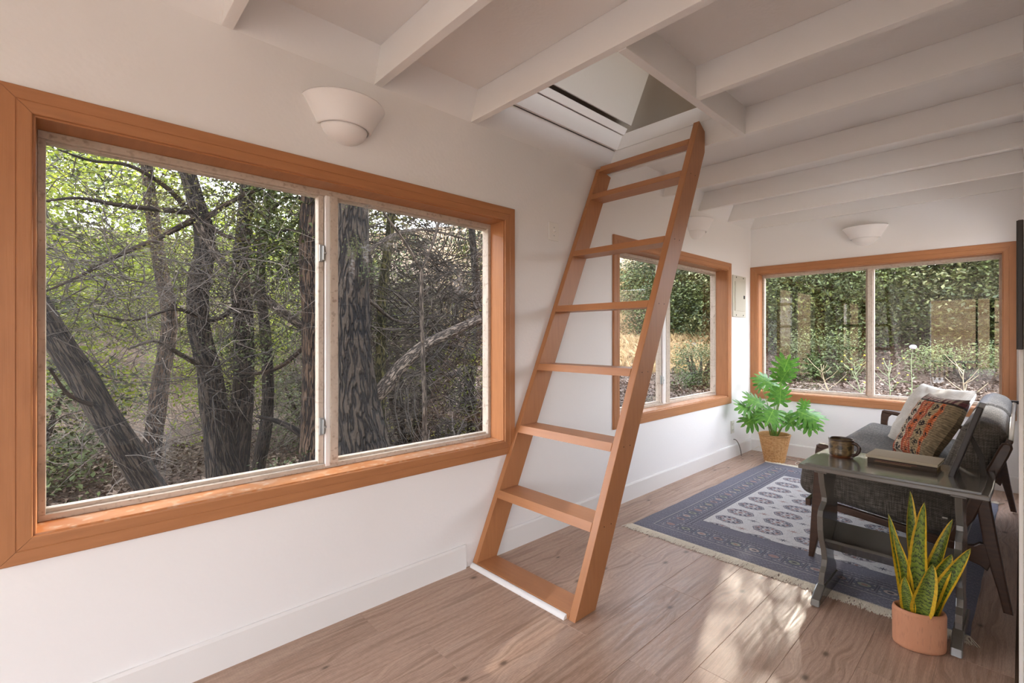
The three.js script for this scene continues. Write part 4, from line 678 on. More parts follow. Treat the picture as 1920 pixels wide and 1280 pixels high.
  mk([[1.652, 0.092, -2.375], [1.668, 0.25, -2.38], [1.694, 0.36, -2.385], [1.725, 0.478, -2.395]], 0.047, [-0.2, 0.1, 1], -0.5);
  mk([[1.655, 0.092, -2.355], [1.676, 0.21, -2.35], [1.700, 0.29, -2.345], [1.726, 0.366, -2.345]], 0.058, [0.0, 0.5, 1], 0.4);
  mk([[1.672, 0.092, -2.35], [1.690, 0.19, -2.345], [1.728, 0.295, -2.335], [1.776, 0.408, -2.33]], 0.055, [-0.3, 0.4, 1], 0.5);
  mk([[1.642, 0.092, -2.325], [1.648, 0.16, -2.318], [1.662, 0.24, -2.318], [1.676, 0.322, -2.322]], 0.069, F0, 0.5);
  mk([[1.612, 0.092, -2.325], [1.608, 0.15, -2.318], [1.602, 0.20, -2.318], [1.598, 0.248, -2.32]], 0.047, F0, -0.3);
}

// ================================================================ outdoors
const S_BOUNCE = S({ name: 'bounce_concrete', color: '#d6d0c6', roughness: 0.85 });
const terrain = (x, z) => {
  const d = -z;
  let y = -0.38 + 0.58 * sstep(d, 3.0, 6.2) + 0.25 * clamp((d - 6) / 3, 0, 1) + 0.235 * Math.max(0, d - 9) - 0.10 * Math.max(0, d - 20);
  y += 0.42 * Math.max(0, -7.5 - x) * sstep(-x, 7.5, 10) - 0.30 * Math.max(0, -20 - x);
  y += 0.34 * clamp(x - 8.0, 0, 12) * sstep(z, 3.0, -0.5) * sstep(z, -16, -11);  // unseen hill on the right, put in to temper the side light
  y += (0.30 * Math.max(0, z - 8.0) - 0.2 * Math.max(0, z - 20)) * sstep(-x, -5.5, -2.6);
  if (x > -0.5 && x < FAR_X + 0.4 && z > (x > RIGHT + 0.4 ? NEAR_RIGHT - 0.5 : -5.6) && z < BACK + 0.3) return -0.45;   // under the house
  if (x > -2 && x < 7.9 && z > -3.6 && z < 8.6 && (x > 3.9 || z > 3)) return -0.3;
  y += 0.12 * fbm(x * 0.35, z * 0.35, 4, 3) * sstep(Math.hypot(x - 1, z + 1), 3, 8) + 0.03 * n2(x * 2.1, z * 2.1, 9);
  return y;
};
{
  const X0 = -30, X1 = 26, Z0 = -34, Z1 = 30, nx = 168, nz = 190, pos = [], uv = [], col = [], idx = [];
  for (let j = 0; j <= nz; j++) for (let i = 0; i <= nx; i++) {
    const x = lerp(X0, X1, i / nx), z = lerp(Z0, Z1, j / nz), y = terrain(x, z);
    pos.push(x, y, z); uv.push(x, z);
    const grass = Math.max(sstep(-z, 9.0, 12.0) * sstep(2.3 + 0.43 * z - x, -0.6, 0.6) * (0.75 + 0.5 * fbm(x * 0.5, z * 0.5, 1, 3)), sstep(z, 6.5, 8.5), sstep(x, 7.0, 8.5)), g = clamp(grass, 0, 1), pale = clamp(0.5 + fbm(x * 0.9, z * 0.9, 7, 3), 0, 1);
    const c = mixc(mixc([0.12, 0.08, 0.055], [0.24, 0.175, 0.125], pale), mixc([0.56, 0.38, 0.18], [0.72, 0.55, 0.33], pale), g);
    col.push(...c);
  }
  for (let j = 0; j < nz; j++) for (let i = 0; i < nx; i++) {
    const x = lerp(X0, X1, (i + 0.5) / nx), z = lerp(Z0, Z1, (j + 0.5) / nz);
    const a = j * (nx + 1) + i, b = a + nx + 1; idx.push(a, b, a + 1, a + 1, b, b + 1);
  }
  const g = new THREE.BufferGeometry(); g.setAttribute('position', new THREE.Float32BufferAttribute(pos, 3)); g.setAttribute('uv', new THREE.Float32BufferAttribute(uv, 2)); g.setAttribute('color', new THREE.Float32BufferAttribute(col, 3)); g.setIndex(idx); g.computeVertexNormals();
  const litter = tex(512, 512, tile((u, v) => { const a = sstep(fbm(u * 60, v * 60, 3, 3), -0.5, 0.5), b = sstep(fbm(u * 110, v * 110, 8, 2), 0.1, 0.5); return mixc(mixc(hex('#8f7b68'), hex('#ffffff'), a), hex('#54443a'), b * 0.7); }), true, [0.5, 0.5]);
  const m = mesh('ground', g, S({ name: 'leaf_litter_and_dry_grass', vertexColors: true, map: litter, roughness: 0.95, bumpMap: litter, bumpScale: 0.03 }));
  tag(m, 'brown leaf litter and dry grass ground outside the windows', null, null, 'structure');
}
{ // pale terrace, unseen, added to bounce daylight up onto the ceiling
  const p = structure('terrace');
  for (let i = 0; i < 2; i++) for (let j = 0; j < 5; j++) { const x = FAR_X + 0.2 + i * 1.6, z = -3.4 + j * 1.6; mesh('bounce_slab', rb(x, x + 1.59, -0.3, -0.06 + 0.004 * ((i + j) % 3), z, z + 1.59, 0.01, 1), S_BOUNCE, p); }
  for (let i = 0; i < 4; i++) for (let j = 0; j < 3; j++) { const x = -1.6 + i * 1.6, z = BACK + 0.2 + j * 1.6; mesh('bounce_slab', rb(x, x + 1.59, -0.3, -0.06 + 0.004 * ((i + 2 * j) % 3), z, z + 1.59, 0.01, 1), S_BOUNCE, p); }
}
// ---- leaves, twigs and bark
const leafMat = PH({ name: 'leaf', color: '#ffffff', vertexColors: true, roughness: 1, transmission: 0.5, thickness: 0, specularIntensity: 0.6, side: THREE.DoubleSide });
const leafOpaque = S({ name: 'leathery_leaf', color: '#ffffff', vertexColors: true, roughness: 0.7, side: THREE.DoubleSide });
const twigMat = S({ name: 'dry_twig', color: '#8a7c70', roughness: 0.9 });
const grassMat = S({ name: 'dry_grass', color: '#ffffff', roughness: 0.95, side: THREE.DoubleSide });
function leafQuads(n, R, len, wid, flat = 0.8) { // one spray of leaves, each a folded diamond
  const pos = [], idx = [];
  for (let i = 0; i < n; i++) {
    const d = V(rr(-1, 1), rr(-1, 1) * flat, rr(-1, 1)).multiplyScalar(R), ax = V(rr(-1, 1), rr(-0.6, 0.7), rr(-1, 1)).normalize(), up = V(rr(-0.7, 0.7), 1, rr(-0.7, 0.7)).normalize(), s = V().crossVectors(ax, up).normalize(), nn = V().crossVectors(s, ax);
    const L = len * rr(0.6, 1.25), W = wid * rr(0.7, 1.2), k = pos.length / 3, fold = W * 0.35;
    for (const [a, b, c] of [[-0.5, 0, 0], [-0.1, -0.5, fold / W], [0.5, 0, 0], [-0.1, 0.5, fold / W]]) pos.push(d.x + ax.x * a * L + s.x * b * W + nn.x * c * W, d.y + ax.y * a * L + s.y * b * W + nn.y * c * W, d.z + ax.z * a * L + s.z * b * W + nn.z * c * W);
    idx.push(k, k + 1, k + 2, k, k + 2, k + 3);
  }
  const g = new THREE.BufferGeometry(); g.setAttribute('position', new THREE.Float32BufferAttribute(pos, 3)); g.setIndex(idx); g.computeVertexNormals(); return g;
}
function twigClump(n, R, r0, bend = 0.25) {
  const list = [];
  for (let i = 0; i < n; i++) {
    const a = V(rr(-1, 1), rr(-1, 1), rr(-1, 1)).multiplyScalar(R * 0.6), d = V(rr(-1, 1), rr(-0.7, 0.8), rr(-1, 1)).normalize().multiplyScalar(R * rr(0.7, 1.4)), c = V(rr(-1, 1), rr(-1, 1), rr(-1, 1)).multiplyScalar(R * bend);
    const b = a.clone().add(d), m = a.clone().lerp(b, 0.5).add(c), r = r0 * rr(0.5, 1.2);
    list.push(sweep([a, a.clone().lerp(m, 0.6).addScaledVector(c, 0.1), m.clone().lerp(b, 0.35), b], [r, r * 0.85, r * 0.6, r * 0.25], 3, { caps: false }));
    if (rnd() < 0.7) { const q = m.clone().lerp(b, 0.2), e = q.clone().add(V(rr(-1, 1), rr(-0.6, 0.8), rr(-1, 1)).multiplyScalar(R * 0.5)); list.push(sweep([q, q.clone().lerp(e, 0.5).addScaledVector(c, 0.2), e], [r * 0.5, r * 0.4, r * 0.15], 3, { caps: false })); }
  }
  return mergeVertices(merge(list));
}
const SPRAY = [leafQuads(46, 0.20, 0.055, 0.034), leafQuads(40, 0.20, 0.050, 0.030), leafQuads(52, 0.22, 0.046, 0.026)];
const SPRAY_FINE = [leafQuads(80, 0.26, 0.056, 0.034), leafQuads(74, 0.26, 0.050, 0.030)];
const CLUMP = [twigClump(15, 0.42, 0.0042), twigClump(13, 0.45, 0.0050, 0.35), twigClump(16, 0.36, 0.0034, 0.3)];
const C1 = new THREE.Color();
// Foliage: a handful of turned copies of one chunk of sprays fills an ellipsoid or a box; loose spots get a copy each.
const ball = (n, cx, cy, cz, rx, ry, rz, s0 = 0.8, s1 = 1.3, shell = 0.35) => ({ n, c: [cx, cy, cz], r: [rx, ry, rz], s0, s1, shell, round: true });
const cloud = (n, [x0, x1], [y0, y1], [z0, z1], s0 = 0.8, s1 = 1.3) => ({ n, c: [(x0 + x1) / 2, (y0 + y1) / 2, (z0 + z1) / 2], r: [(x1 - x0) / 2, (y1 - y0) / 2, (z1 - z0) / 2], s0, s1 });
const local = (d, p) => ({ ...d, c: d.c.map((v, i) => v - p[i]) });
const Q4 = new THREE.Quaternion(), M4 = new THREE.Matrix4(), M5 = new THREE.Matrix4(), EU = new THREE.Euler();
function chunk(geo, spots, colour) {
  const kinds = Array.isArray(geo) ? geo : [geo], pick = spots.map(() => kinds[Math.floor(rnd() * kinds.length) % kinds.length]);
  let nv = 0, ni = 0; for (const g of pick) { nv += g.attributes.position.count; ni += g.index.count; }
  const pos = new Float32Array(nv * 3), nor = new Float32Array(nv * 3), col = new Float32Array(nv * 3), idx = new Uint32Array(ni);
  let v = 0, q = 0;
  spots.forEach(([x, y, z, s], i) => { // s: scale along each axis
    const g = pick[i], p = g.attributes.position.array, n = g.attributes.normal.array, m = p.length / 3, e = M5.makeRotationFromEuler(EU.set(rr(-0.5, 0.5), rr(0, 6.28), rr(-0.5, 0.5))).elements, v0 = v;
    colour(C1); let k = 1;
    for (let j = 0; j < m; j++, v++) {
      const a = p[j * 3], b = p[j * 3 + 1], c = p[j * 3 + 2], o = v * 3, d = n[j * 3], f = n[j * 3 + 1], h = n[j * 3 + 2];
      pos[o] = (e[0] * a + e[4] * b + e[8] * c) * s[0] + x; pos[o + 1] = (e[1] * a + e[5] * b + e[9] * c) * s[1] + y; pos[o + 2] = (e[2] * a + e[6] * b + e[10] * c) * s[2] + z;
      nor[o] = e[0] * d + e[4] * f + e[8] * h; nor[o + 1] = e[1] * d + e[5] * f + e[9] * h; nor[o + 2] = e[2] * d + e[6] * f + e[10] * h;
      if (j % 4 === 0) k = rr(0.7, 1.3);
      col[o] = C1.r * k; col[o + 1] = C1.g * k; col[o + 2] = C1.b * k;
    }
    for (const t of g.index.array) idx[q++] = t + v0;
  });
  const out = new THREE.BufferGeometry(); out.setAttribute('position', new THREE.BufferAttribute(pos, 3)); out.setAttribute('normal', new THREE.BufferAttribute(nor, 3)); out.setAttribute('color', new THREE.BufferAttribute(col, 3)); out.setIndex(new THREE.BufferAttribute(idx, 1)); return out;
}
function scatter(name, geo, mat, d, colour, parent) {
  let o; if (mat === leafMat && colour !== greens.sunTint) mat = leafOpaque;   // only leaves with sunlight put into their colour let light through
  if (Array.isArray(d)) { // [x, y, z, scale]
    o = new THREE.InstancedMesh(geo, mat, d.length);
    d.forEach(([x, y, z, s], i) => { Q4.setFromEuler(EU.set(0, rr(0, 6.28), 0)); o.setMatrixAt(i, M4.compose(V(x, y, z), Q4, V(s, s * rr(0.85, 1.15), s))); o.setColorAt(i, colour(C1)); });
  } else {
    if (d.n >= 90 && colour !== greens.sunTint) d = { ...d, n: d.n * 0.5, s0: d.s0 * 1.3, s1: d.s1 * 1.3 };   // big crowns: fewer, larger sprays
    const copies = 9, [rx, ry, rz] = d.r.map((r) => Math.max(r, 0.02)), h = Math.sqrt(rx * rz), n = Math.max(1, Math.round(d.n / copies)), spots = [];
    for (let i = 0; i < n; i++) { const p = V(rr(-1, 1), rr(-1, 1), rr(-1, 1)); if (d.round) while (p.length() > 1 || p.length() < d.shell) p.set(rr(-1, 1), rr(-1, 1), rr(-1, 1)); const s = rr(d.s0, d.s1); spots.push([p.x, p.y, p.z, [s / rx, s / ry, s / rz]]); }
    o = new THREE.InstancedMesh(chunk(geo, spots, colour), mat, copies);
    for (let i = 0; i < copies; i++) {
      const a = Math.abs(rx - rz) < 0.45 * Math.max(rx, rz) ? i * 2.399 + rr(-0.3, 0.3) : (i % 2) * Math.PI, j = d.round ? 0.05 : 0.12;
      M4.makeScale(rx, ry, rz).multiply(M5.makeRotationY(a)); if (i % 2) M4.multiply(M5.makeRotationX(Math.PI));
      M4.premultiply(M5.makeTranslation(d.c[0] + rr(-j, j) * rx, d.c[1] + rr(-j, j) * ry, d.c[2] + rr(-j, j) * rz)); o.setMatrixAt(i, M4); o.setColorAt(i, C1.setScalar(rr(0.85, 1.15)));
    }
  }
  o.name = numbered(name); o.castShadow = o.receiveShadow = true; o.userData.kind = 'stuff'; (parent ?? scene).add(o); return o;
}
const greens = { // linear colours
  sunTint: (c) => { const t = rnd(); return c.setRGB(lerp(0.19, 0.40, t), lerp(0.25, 0.44, t), lerp(0.025, 0.05, t)); },  // lighter yellow-green: sun shining through the leaves put into the colour
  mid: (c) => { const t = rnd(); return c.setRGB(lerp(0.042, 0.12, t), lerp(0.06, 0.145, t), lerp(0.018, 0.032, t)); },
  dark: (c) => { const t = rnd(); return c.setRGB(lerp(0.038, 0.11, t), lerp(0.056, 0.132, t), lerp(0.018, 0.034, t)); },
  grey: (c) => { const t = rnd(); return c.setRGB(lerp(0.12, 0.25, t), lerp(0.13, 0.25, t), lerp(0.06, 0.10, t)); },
  olive: (c) => { const t = rnd(); return c.setRGB(lerp(0.10, 0.26, t), lerp(0.11, 0.24, t), lerp(0.028, 0.05, t)); },
  twig: (c) => { const t = rnd() ** 2; return c.setRGB(lerp(0.045, 0.20, t), lerp(0.037, 0.165, t), lerp(0.03, 0.135, t)); },
  straw: (c) => { const t = rnd(); return c.setRGB(lerp(0.36, 0.62, t), lerp(0.24, 0.44, t), lerp(0.10, 0.24, t)); },
};
const twigWhite = S({ name: 'dry_twigs', color: '#ffffff', vertexColors: true, roughness: 0.9 });
function barkMat(name, a, b, c, ru, rv) {
  const even = (g) => { const t = tile(g); return (u, v) => t(u, v) / Math.sqrt((u * u + (1 - u) ** 2) * (v * v + (1 - v) ** 2)); };
  const coarse = even((u, v) => fbm(u * 13 + 0.5 * n2(u * 5, v * 7, 2), v * 4.0, 6, 3)), fineN = even((u, v) => fbm(u * 34, v * 13, 16, 2));
  const f = (u, v) => clamp(1.15 * Math.min(1, Math.abs(coarse(u, v)) * 3.2) - 0.3 * (1 - Math.min(1, Math.abs(fineN(u, v)) * 2.8)), 0, 1);
  const h = tex(256, 512, f, false, [ru, rv]), blot = tile((u, v) => fbm(u * 9, v * 12, 31, 3));
  const m = tex(256, 512, (u, v) => { const k = f(u, v); return mixc(mixc(hex(a), hex(b), sstep(k, 0.1, 0.95)), hex(c), 0.45 * sstep(blot(u, v), 0.2, 0.6) * k); }, true, [ru, rv]);
  return S({ name, map: m, bumpMap: h, bumpScale: 0.02, roughness: 0.95 });
}
const BARK = { dark: barkMat('dark_oak_bark', '#15110f', '#41382f', '#5d5248', 2, 1.1), brown: barkMat('brown_oak_bark', '#1e1612', '#5b4838', '#4d3f35', 2, 1.2), pale: barkMat('pale_branch_bark', '#3a322b', '#7d6f62', '#93857a', 1, 2.2), moss: barkMat('mossy_bark', '#2a2818', '#5c5733', '#706945', 1, 2) };
const ridges = (s, k = 0.13) => (a, l) => k * fbm(Math.cos(a) * 2.2 + s, Math.sin(a) * 2.2 + l * 1.3, s, 3) + 0.5 * k * n2(Math.cos(a) * 5 + s, l * 3.1 + Math.sin(a) * 5, s);
function limb(pts, seg, s, k) { // [x, y, z, radius] nodes -> smooth rough limb
  const P = pts.map((p) => V(p[0], p[1], p[2])), c = new THREE.CatmullRomCurve3(P), n = Math.max(6, pts.length * 4), q = [], r = [];
  for (let i = 0; i <= n; i++) { const t = i / n * (pts.length - 1), a = Math.floor(Math.min(t, pts.length - 2)); q.push(c.getPoint(i / n)); r.push(lerp(pts[a][3], pts[a + 1][3], t - a)); }
  return sweep(q, r, seg, { bump: ridges(s, k) });
}
const WOOD = {
  T4: [[-1.9, 4.6, -1.6, 0.10], [-1.90, 2.61, -1.71, 0.154], [-1.90, 1.95, -1.72, 0.158], [-1.90, 1.46, -1.72, 0.158], [-1.90, 1.02, -1.74, 0.163], [-1.90, 0.58, -1.78, 0.178], [-1.90, 0.17, -1.85, 0.207], [-1.90, -0.16, -1.89, 0.249], [-1.9, -0.7, -1.9, 0.30]],
  B4: [[-1.90, 0.53, -1.82, 0.076], [-1.87, 0.60, -1.87, 0.067], [-1.83, 0.68, -1.96, 0.063], [-1.80, 0.88, -2.13, 0.058], [-1.77, 1.05, -2.33, 0.052], [-1.73, 1.18, -2.60, 0.047], [-1.70, 1.32, -2.94, 0.044]],
  B4b: [[-1.71, 1.31, -2.89, 0.031], [-1.70, 1.30, -2.99, 0.029], [-1.70, 1.25, -3.05, 0.024]],
  T3: [[-2.3, 4.7, -1.7, 0.07], [-2.30, 2.68, -1.59, 0.093], [-2.30, 2.12, -1.56, 0.092], [-2.30, 1.75, -1.56, 0.094], [-2.30, 1.20, -1.59, 0.097], [-2.30, 0.60, -1.59, 0.102], [-2.30, 0.00, -1.57, 0.115], [-2.30, -0.36, -1.56, 0.129], [-2.3, -0.7, -1.56, 0.15]],
  T2L: [[-3.0, -0.8, -1.12, 0.19], [-3.00, -0.29, -1.10, 0.154], [-3.00, 0.06, -1.03, 0.129], [-3.00, 0.45, -0.98, 0.104], [-3.00, 0.83, -0.94, 0.099], [-3.00, 1.20, -0.87, 0.088], [-3.00, 1.57, -0.86, 0.081], [-3.00, 2.00, -0.91, 0.075], [-3.00, 2.36, -0.83, 0.065], [-3.00, 2.66, -0.76, 0.057], [-3.00, 3.32, -0.70, 0.041], [-3.05, 4.4, -0.6, 0.02]],
  T2R: [[-3.05, -0.8, -1.12, 0.15], [-3.05, -0.31, -1.13, 0.132], [-3.05, 0.03, -1.15, 0.108], [-3.05, 0.42, -1.20, 0.094], [-3.05, 0.81, -1.22, 0.089], [-3.05, 1.21, -1.22, 0.082], [-3.05, 1.70, -1.19, 0.074], [-3.05, 2.10, -1.22, 0.067], [-3.05, 2.55, -1.25, 0.060], [-3.05, 3.33, -1.20, 0.040], [-3.0, 4.5, -1.3, 0.02]],
  T1: [[-2.5, 2.6, 0.72, 0.05], [-2.50, 1.60, 0.24, 0.068], [-2.50, 1.35, 0.12, 0.073], [-2.50, 1.12, 0.02, 0.080], [-2.50, 0.90, -0.08, 0.084], [-2.50, 0.65, -0.19, 0.086], [-2.50, 0.39, -0.31, 0.088], [-2.50, 0.14, -0.42, 0.090], [-2.50, -0.12, -0.53, 0.099], [-2.50, -0.37, -0.59, 0.121], [-2.5, -0.8, -0.66, 0.15]],
  T5: [[-2.7, -0.8, -2.5, 0.08], [-2.70, -0.48, -2.49, 0.068], [-2.70, -0.02, -2.45, 0.059], [-2.70, 0.43, -2.42, 0.056], [-2.70, 1.10, -2.43, 0.053], [-2.70, 1.66, -2.45, 0.050], [-2.70, 2.23, -2.53, 0.045], [-2.70, 2.87, -2.59, 0.040], [-2.7, 4.2, -2.7, 0.02]],
  T5b: [[-3.4, -0.8, -2.7, 0.08], [-3.40, -0.18, -2.70, 0.070], [-3.40, 0.72, -2.63, 0.063], [-3.40, 1.35, -2.62, 0.057], [-3.40, 1.86, -2.66, 0.051], [-3.40, 2.41, -2.57, 0.044], [-3.40, 3.03, -2.54, 0.037], [-3.4, 4.2, -2.5, 0.02]],
  T7: [[-4.2, -0.6, -4.7, 0.1], [-4.20, 0.39, -4.78, 0.086], [-4.20, 0.99, -4.91, 0.078], [-4.20, 1.51, -4.96, 0.070], [-4.20, 2.29, -4.89, 0.061], [-4.20, 3.31, -4.78, 0.052]],
  T8: [[-3.8, -0.8, -1.5, 0.09], [-3.80, -0.41, -1.53, 0.075], [-3.80, 0.28, -1.64, 0.065], [-3.80, 1.10, -1.63, 0.059], [-3.80, 1.80, -1.57, 0.052], [-3.80, 2.51, -1.64, 0.047], [-3.80, 3.13, -1.75, 0.042], [-3.8, 4.3, -1.8, 0.02]],
  T9: [[-4.5, -0.8, -0.65, 0.1], [-4.50, -0.05, -0.70, 0.086], [-4.50, 0.64, -0.77, 0.081], [-4.50, 1.33, -0.85, 0.076], [-4.50, 1.91, -0.77, 0.069], [-4.50, 2.48, -0.70, 0.063], [-4.50, 3.32, -0.63, 0.051], [-4.5, 4.6, -0.6, 0.02]],
  BR1: [[-3.00, 2.25, -0.80, 0.034], [-2.92, 1.90, -0.96, 0.037], [-2.85, 1.70, -1.10, 0.038], [-2.77, 1.49, -1.34, 0.039], [-2.70, 1.30, -1.55, 0.037], [-2.62, 1.14, -1.76, 0.035], [-2.55, 1.03, -1.94, 0.025]],
  BR2: [[-3.00, 2.23, -0.86, 0.030], [-2.83, 2.17, -0.57, 0.021], [-2.65, 2.12, -0.29, 0.016], [-2.47, 2.09, -0.08, 0.011], [-2.30, 2.00, 0.09, 0.007]],
  BR3: [[-3.00, 2.20, -0.87, 0.028], [-2.80, 1.92, -0.53, 0.019], [-2.60, 1.74, -0.29, 0.014], [-2.40, 1.54, -0.06, 0.009], [-2.20, 1.41, 0.11, 0.006]],
  BR4: [[-3.00, 2.21, -0.81, 0.025], [-2.85, 2.37, -0.60, 0.019], [-2.70, 2.44, -0.36, 0.014], [-2.55, 2.38, -0.14, 0.009], [-2.40, 2.37, 0.02, 0.005]],
  BR5: [[-3.00, 2.13, -0.85, 0.023], [-2.80, 2.31, -1.05, 0.018], [-2.60, 2.46, -1.29, 0.014], [-2.40, 2.52, -1.49, 0.009]],
  BR6: [[-3.05, 1.50, -1.22, 0.025], [-2.86, 1.29, -0.94, 0.016], [-2.67, 1.37, -0.65, 0.013], [-2.49, 1.27, -0.37, 0.008], [-2.30, 1.30, -0.16, 0.005]],
  BR7: [[-3.00, 2.20, -0.86, 0.021], [-2.77, 2.02, -1.00, 0.016], [-2.55, 1.97, -1.19, 0.014], [-2.33, 2.05, -1.38, 0.009], [-2.10, 1.99, -1.52, 0.007]],
  BR8: [[-2.30, 1.11, -1.56, 0.021], [-2.50, 0.88, -1.35, 0.018], [-2.70, 0.83, -1.19, 0.014], [-2.90, 0.87, -1.07, 0.009]],
  BR9: [[-2.30, 0.15, -1.64, 0.033], [-2.40, 0.32, -1.49, 0.028], [-2.50, 0.42, -1.35, 0.021], [-2.60, 0.47, -1.21, 0.014]],
  BR10: [[-3.00, 0.85, -0.94, 0.024], [-2.73, 1.03, -0.66, 0.017], [-2.47, 1.12, -0.49, 0.012], [-2.20, 1.07, -0.32, 0.007]],
  BR11: [[-3.00, 2.57, -0.77, 0.021], [-2.77, 2.59, -0.56, 0.015], [-2.53, 2.67, -0.37, 0.012], [-2.30, 2.69, -0.21, 0.007]],
  BR12: [[-3.05, 2.40, -1.24, 0.022], [-2.83, 2.28, -1.36, 0.017], [-2.62, 2.40, -1.47, 0.012], [-2.40, 2.34, -1.63, 0.007]],
  BR13: [[-1.90, 1.88, -1.89, 0.020], [-2.13, 2.11, -2.27, 0.018], [-2.37, 2.27, -2.78, 0.014], [-2.60, 2.30, -3.52, 0.010]],
  BR14: [[-1.90, 1.47, -1.89, 0.018], [-2.23, 1.31, -2.33, 0.015], [-2.57, 1.28, -2.91, 0.015], [-2.90, 1.09, -3.67, 0.010]],
  BR15: [[-2.50, 0.65, -0.19, 0.017], [-2.25, 0.78, -0.03, 0.012], [-2.00, 0.97, 0.06, 0.008]],
  SAP: [[-1.25, -0.5, -2.02, 0.02], [-1.20, 0.5, -2.0, 0.018], [-1.20, 1.12, -1.98, 0.016], [-1.20, 1.44, -1.97, 0.016], [-1.20, 1.66, -1.97, 0.014]],
  SAPa: [[-1.20, 1.65, -1.97, 0.012], [-1.20, 1.89, -2.08, 0.012], [-1.20, 2.13, -2.15, 0.010], [-1.20, 2.5, -2.25, 0.007]],
  SAPb: [[-1.20, 1.65, -1.97, 0.012], [-1.20, 1.83, -1.84, 0.012], [-1.20, 2.02, -1.67, 0.009], [-1.20, 2.3, -1.45, 0.006]],
  SAPc: [[-1.20, 1.44, -1.97, 0.008], [-1.20, 1.57, -2.09, 0.006], [-1.20, 1.69, -2.27, 0.004]],
};
// tree: base point, limbs [part name, key, bark, segments], foliage [[spots, sprays, colour]], twigs [[spots, colour]]
function tree(name, label, category, limbs, foliage = [], twigs = [], group) {
  const k = WOOD[limbs[0][1]], b0 = k[0][1] < k[k.length - 1][1] ? k[0] : k[k.length - 1], base = [b0[0], b0[1], b0[2]];
  const o = thing(name, label, category, base, 0, group);
  limbs.forEach(([n, key, bark, seg, kk], i) => mesh(n, limb(WOOD[key].map(([x, y, z, r]) => [x - base[0], y - base[1], z - base[2], r]), seg, i + key.length * 3.1 + key.charCodeAt(key.length - 1), kk), bark, o));
  for (const [spots, geo, colour] of foliage) scatter('foliage', geo, leafMat, local(spots, base), colour, o);
  for (const [spots, geo] of twigs) scatter('twigs', geo, twigWhite, local(spots, base), greens.twig, o);
  return o;
}
tree('oak_tree', 'thick dark rugged trunk right of the big window mullion with a broken limb', 'tree', [['trunk', 'T4', BARK.dark, 22, 0.16], ['branch', 'B4', BARK.pale, 10, 0.12], ['broken_stub', 'B4b', BARK.brown, 7], ['branch', 'BR13', BARK.pale, 6], ['branch', 'BR14', BARK.pale, 6]],
  [[ball(420, -2.8, 4.6, -2.9, 2.6, 1.1, 2.4, 1.5, 2.2, 0), SPRAY[0], greens.mid], [cloud(14, [-1.75, -1.6], [1.6, 2.5], [-2.0, -1.5], 0.35, 0.6), SPRAY[1], greens.dark]], [[cloud(110, [-3.4, -2.2], [0.9, 2.6], [-4.6, -2.3]), CLUMP[0]]]);  // the high crown is out of view, added to block overhead sky light
tree('oak_tree', 'straight brown cracked trunk close behind the big window mullion', 'tree', [['trunk', 'T3', BARK.brown, 18, 0.12], ['branch', 'BR8', BARK.brown, 6], ['branch', 'BR9', BARK.dark, 7]],
  [[ball(60, -2.6, 2.3, -1.45, 0.5, 0.6, 0.35, 0.6, 1.0, 0), SPRAY[0], greens.mid], [ball(240, -2.2, 5.0, -1.4, 1.8, 0.7, 2.6, 1.5, 2.2, 0), SPRAY[2], greens.dark], [cloud(40, [-3.2, -2.5], [0.9, 1.9], [-1.6, -1.0], 0.5, 0.9), SPRAY[1], greens.dark]], [[cloud(26, [-2.9, -2.2], [0.7, 2.4], [-1.7, -1.0], 0.7, 1.1), CLUMP[2]]]);  // topmost ball: unseen canopy added to keep the wood in shade
tree('twin_oak_tree', 'twin stemmed oak dividing low behind the left pane of the big window', 'tree', [['trunk', 'T2L', BARK.dark, 16, 0.17], ['trunk', 'T2R', BARK.dark, 16, 0.15], ['branch', 'BR1', BARK.pale, 8], ['branch', 'BR2', BARK.brown, 6], ['branch', 'BR3', BARK.brown, 6], ['branch', 'BR4', BARK.brown, 6], ['branch', 'BR5', BARK.brown, 6], ['branch', 'BR6', BARK.brown, 6], ['branch', 'BR7', BARK.brown, 6], ['branch', 'BR10', BARK.pale, 6], ['branch', 'BR11', BARK.brown, 6], ['branch', 'BR12', BARK.brown, 6]],
  [[ball(330, -3.6, 4.7, 0.0, 2.4, 1.0, 2.2, 1.5, 2.2, 0), SPRAY[1], greens.mid], [cloud(30, [-3.2, -2.4], [1.5, 2.6], [-1.5, -0.3], 0.5, 0.8), SPRAY[2], greens.olive]], [[cloud(130, [-3.2, -2.1], [0.6, 2.7], [-1.5, 0.3], 0.7, 1.15), CLUMP[2]]]);  // large upper ball is an added canopy, unseen, shutting off zenith sky
tree('leaning_oak_tree', 'leaning dark trunk with split bark at the left of the big window', 'tree', [['trunk', 'T1', BARK.dark, 16, 0.17], ['branch', 'BR15', BARK.brown, 6]],
  [[ball(40, -2.6, 3.0, 0.8, 1.0, 0.6, 0.8), SPRAY[0], greens.sunTint]], [[cloud(10, [-2.9, -2.3], [0.3, 1.4], [-0.3, 0.4], 0.5, 0.8), CLUMP[1]]]);
tree('mossy_tree', 'slim greenish mossy stem right of the thick dark trunk', 'tree', [['trunk', 'T5', BARK.moss, 10, 0.08]], [[ball(30, -2.8, 3.0, -2.7, 0.8, 0.6, 0.8), SPRAY[2], greens.olive]], [[cloud(70, [-3.3, -2.5], [0.3, 2.6], [-3.4, -2.2], 0.7, 1.1), CLUMP[0]]]);
tree('slim_tree', 'slim grey stem behind the mossy one in the big window', 'tree', [['trunk', 'T5b', BARK.pale, 9, 0.08]], [[ball(30, -3.6, 3.1, -2.6, 0.9, 0.6, 0.9), SPRAY[1], greens.mid]], [[cloud(40, [-4.2, -3.0], [0.4, 2.6], [-3.9, -2.0]), CLUMP[1]]]);
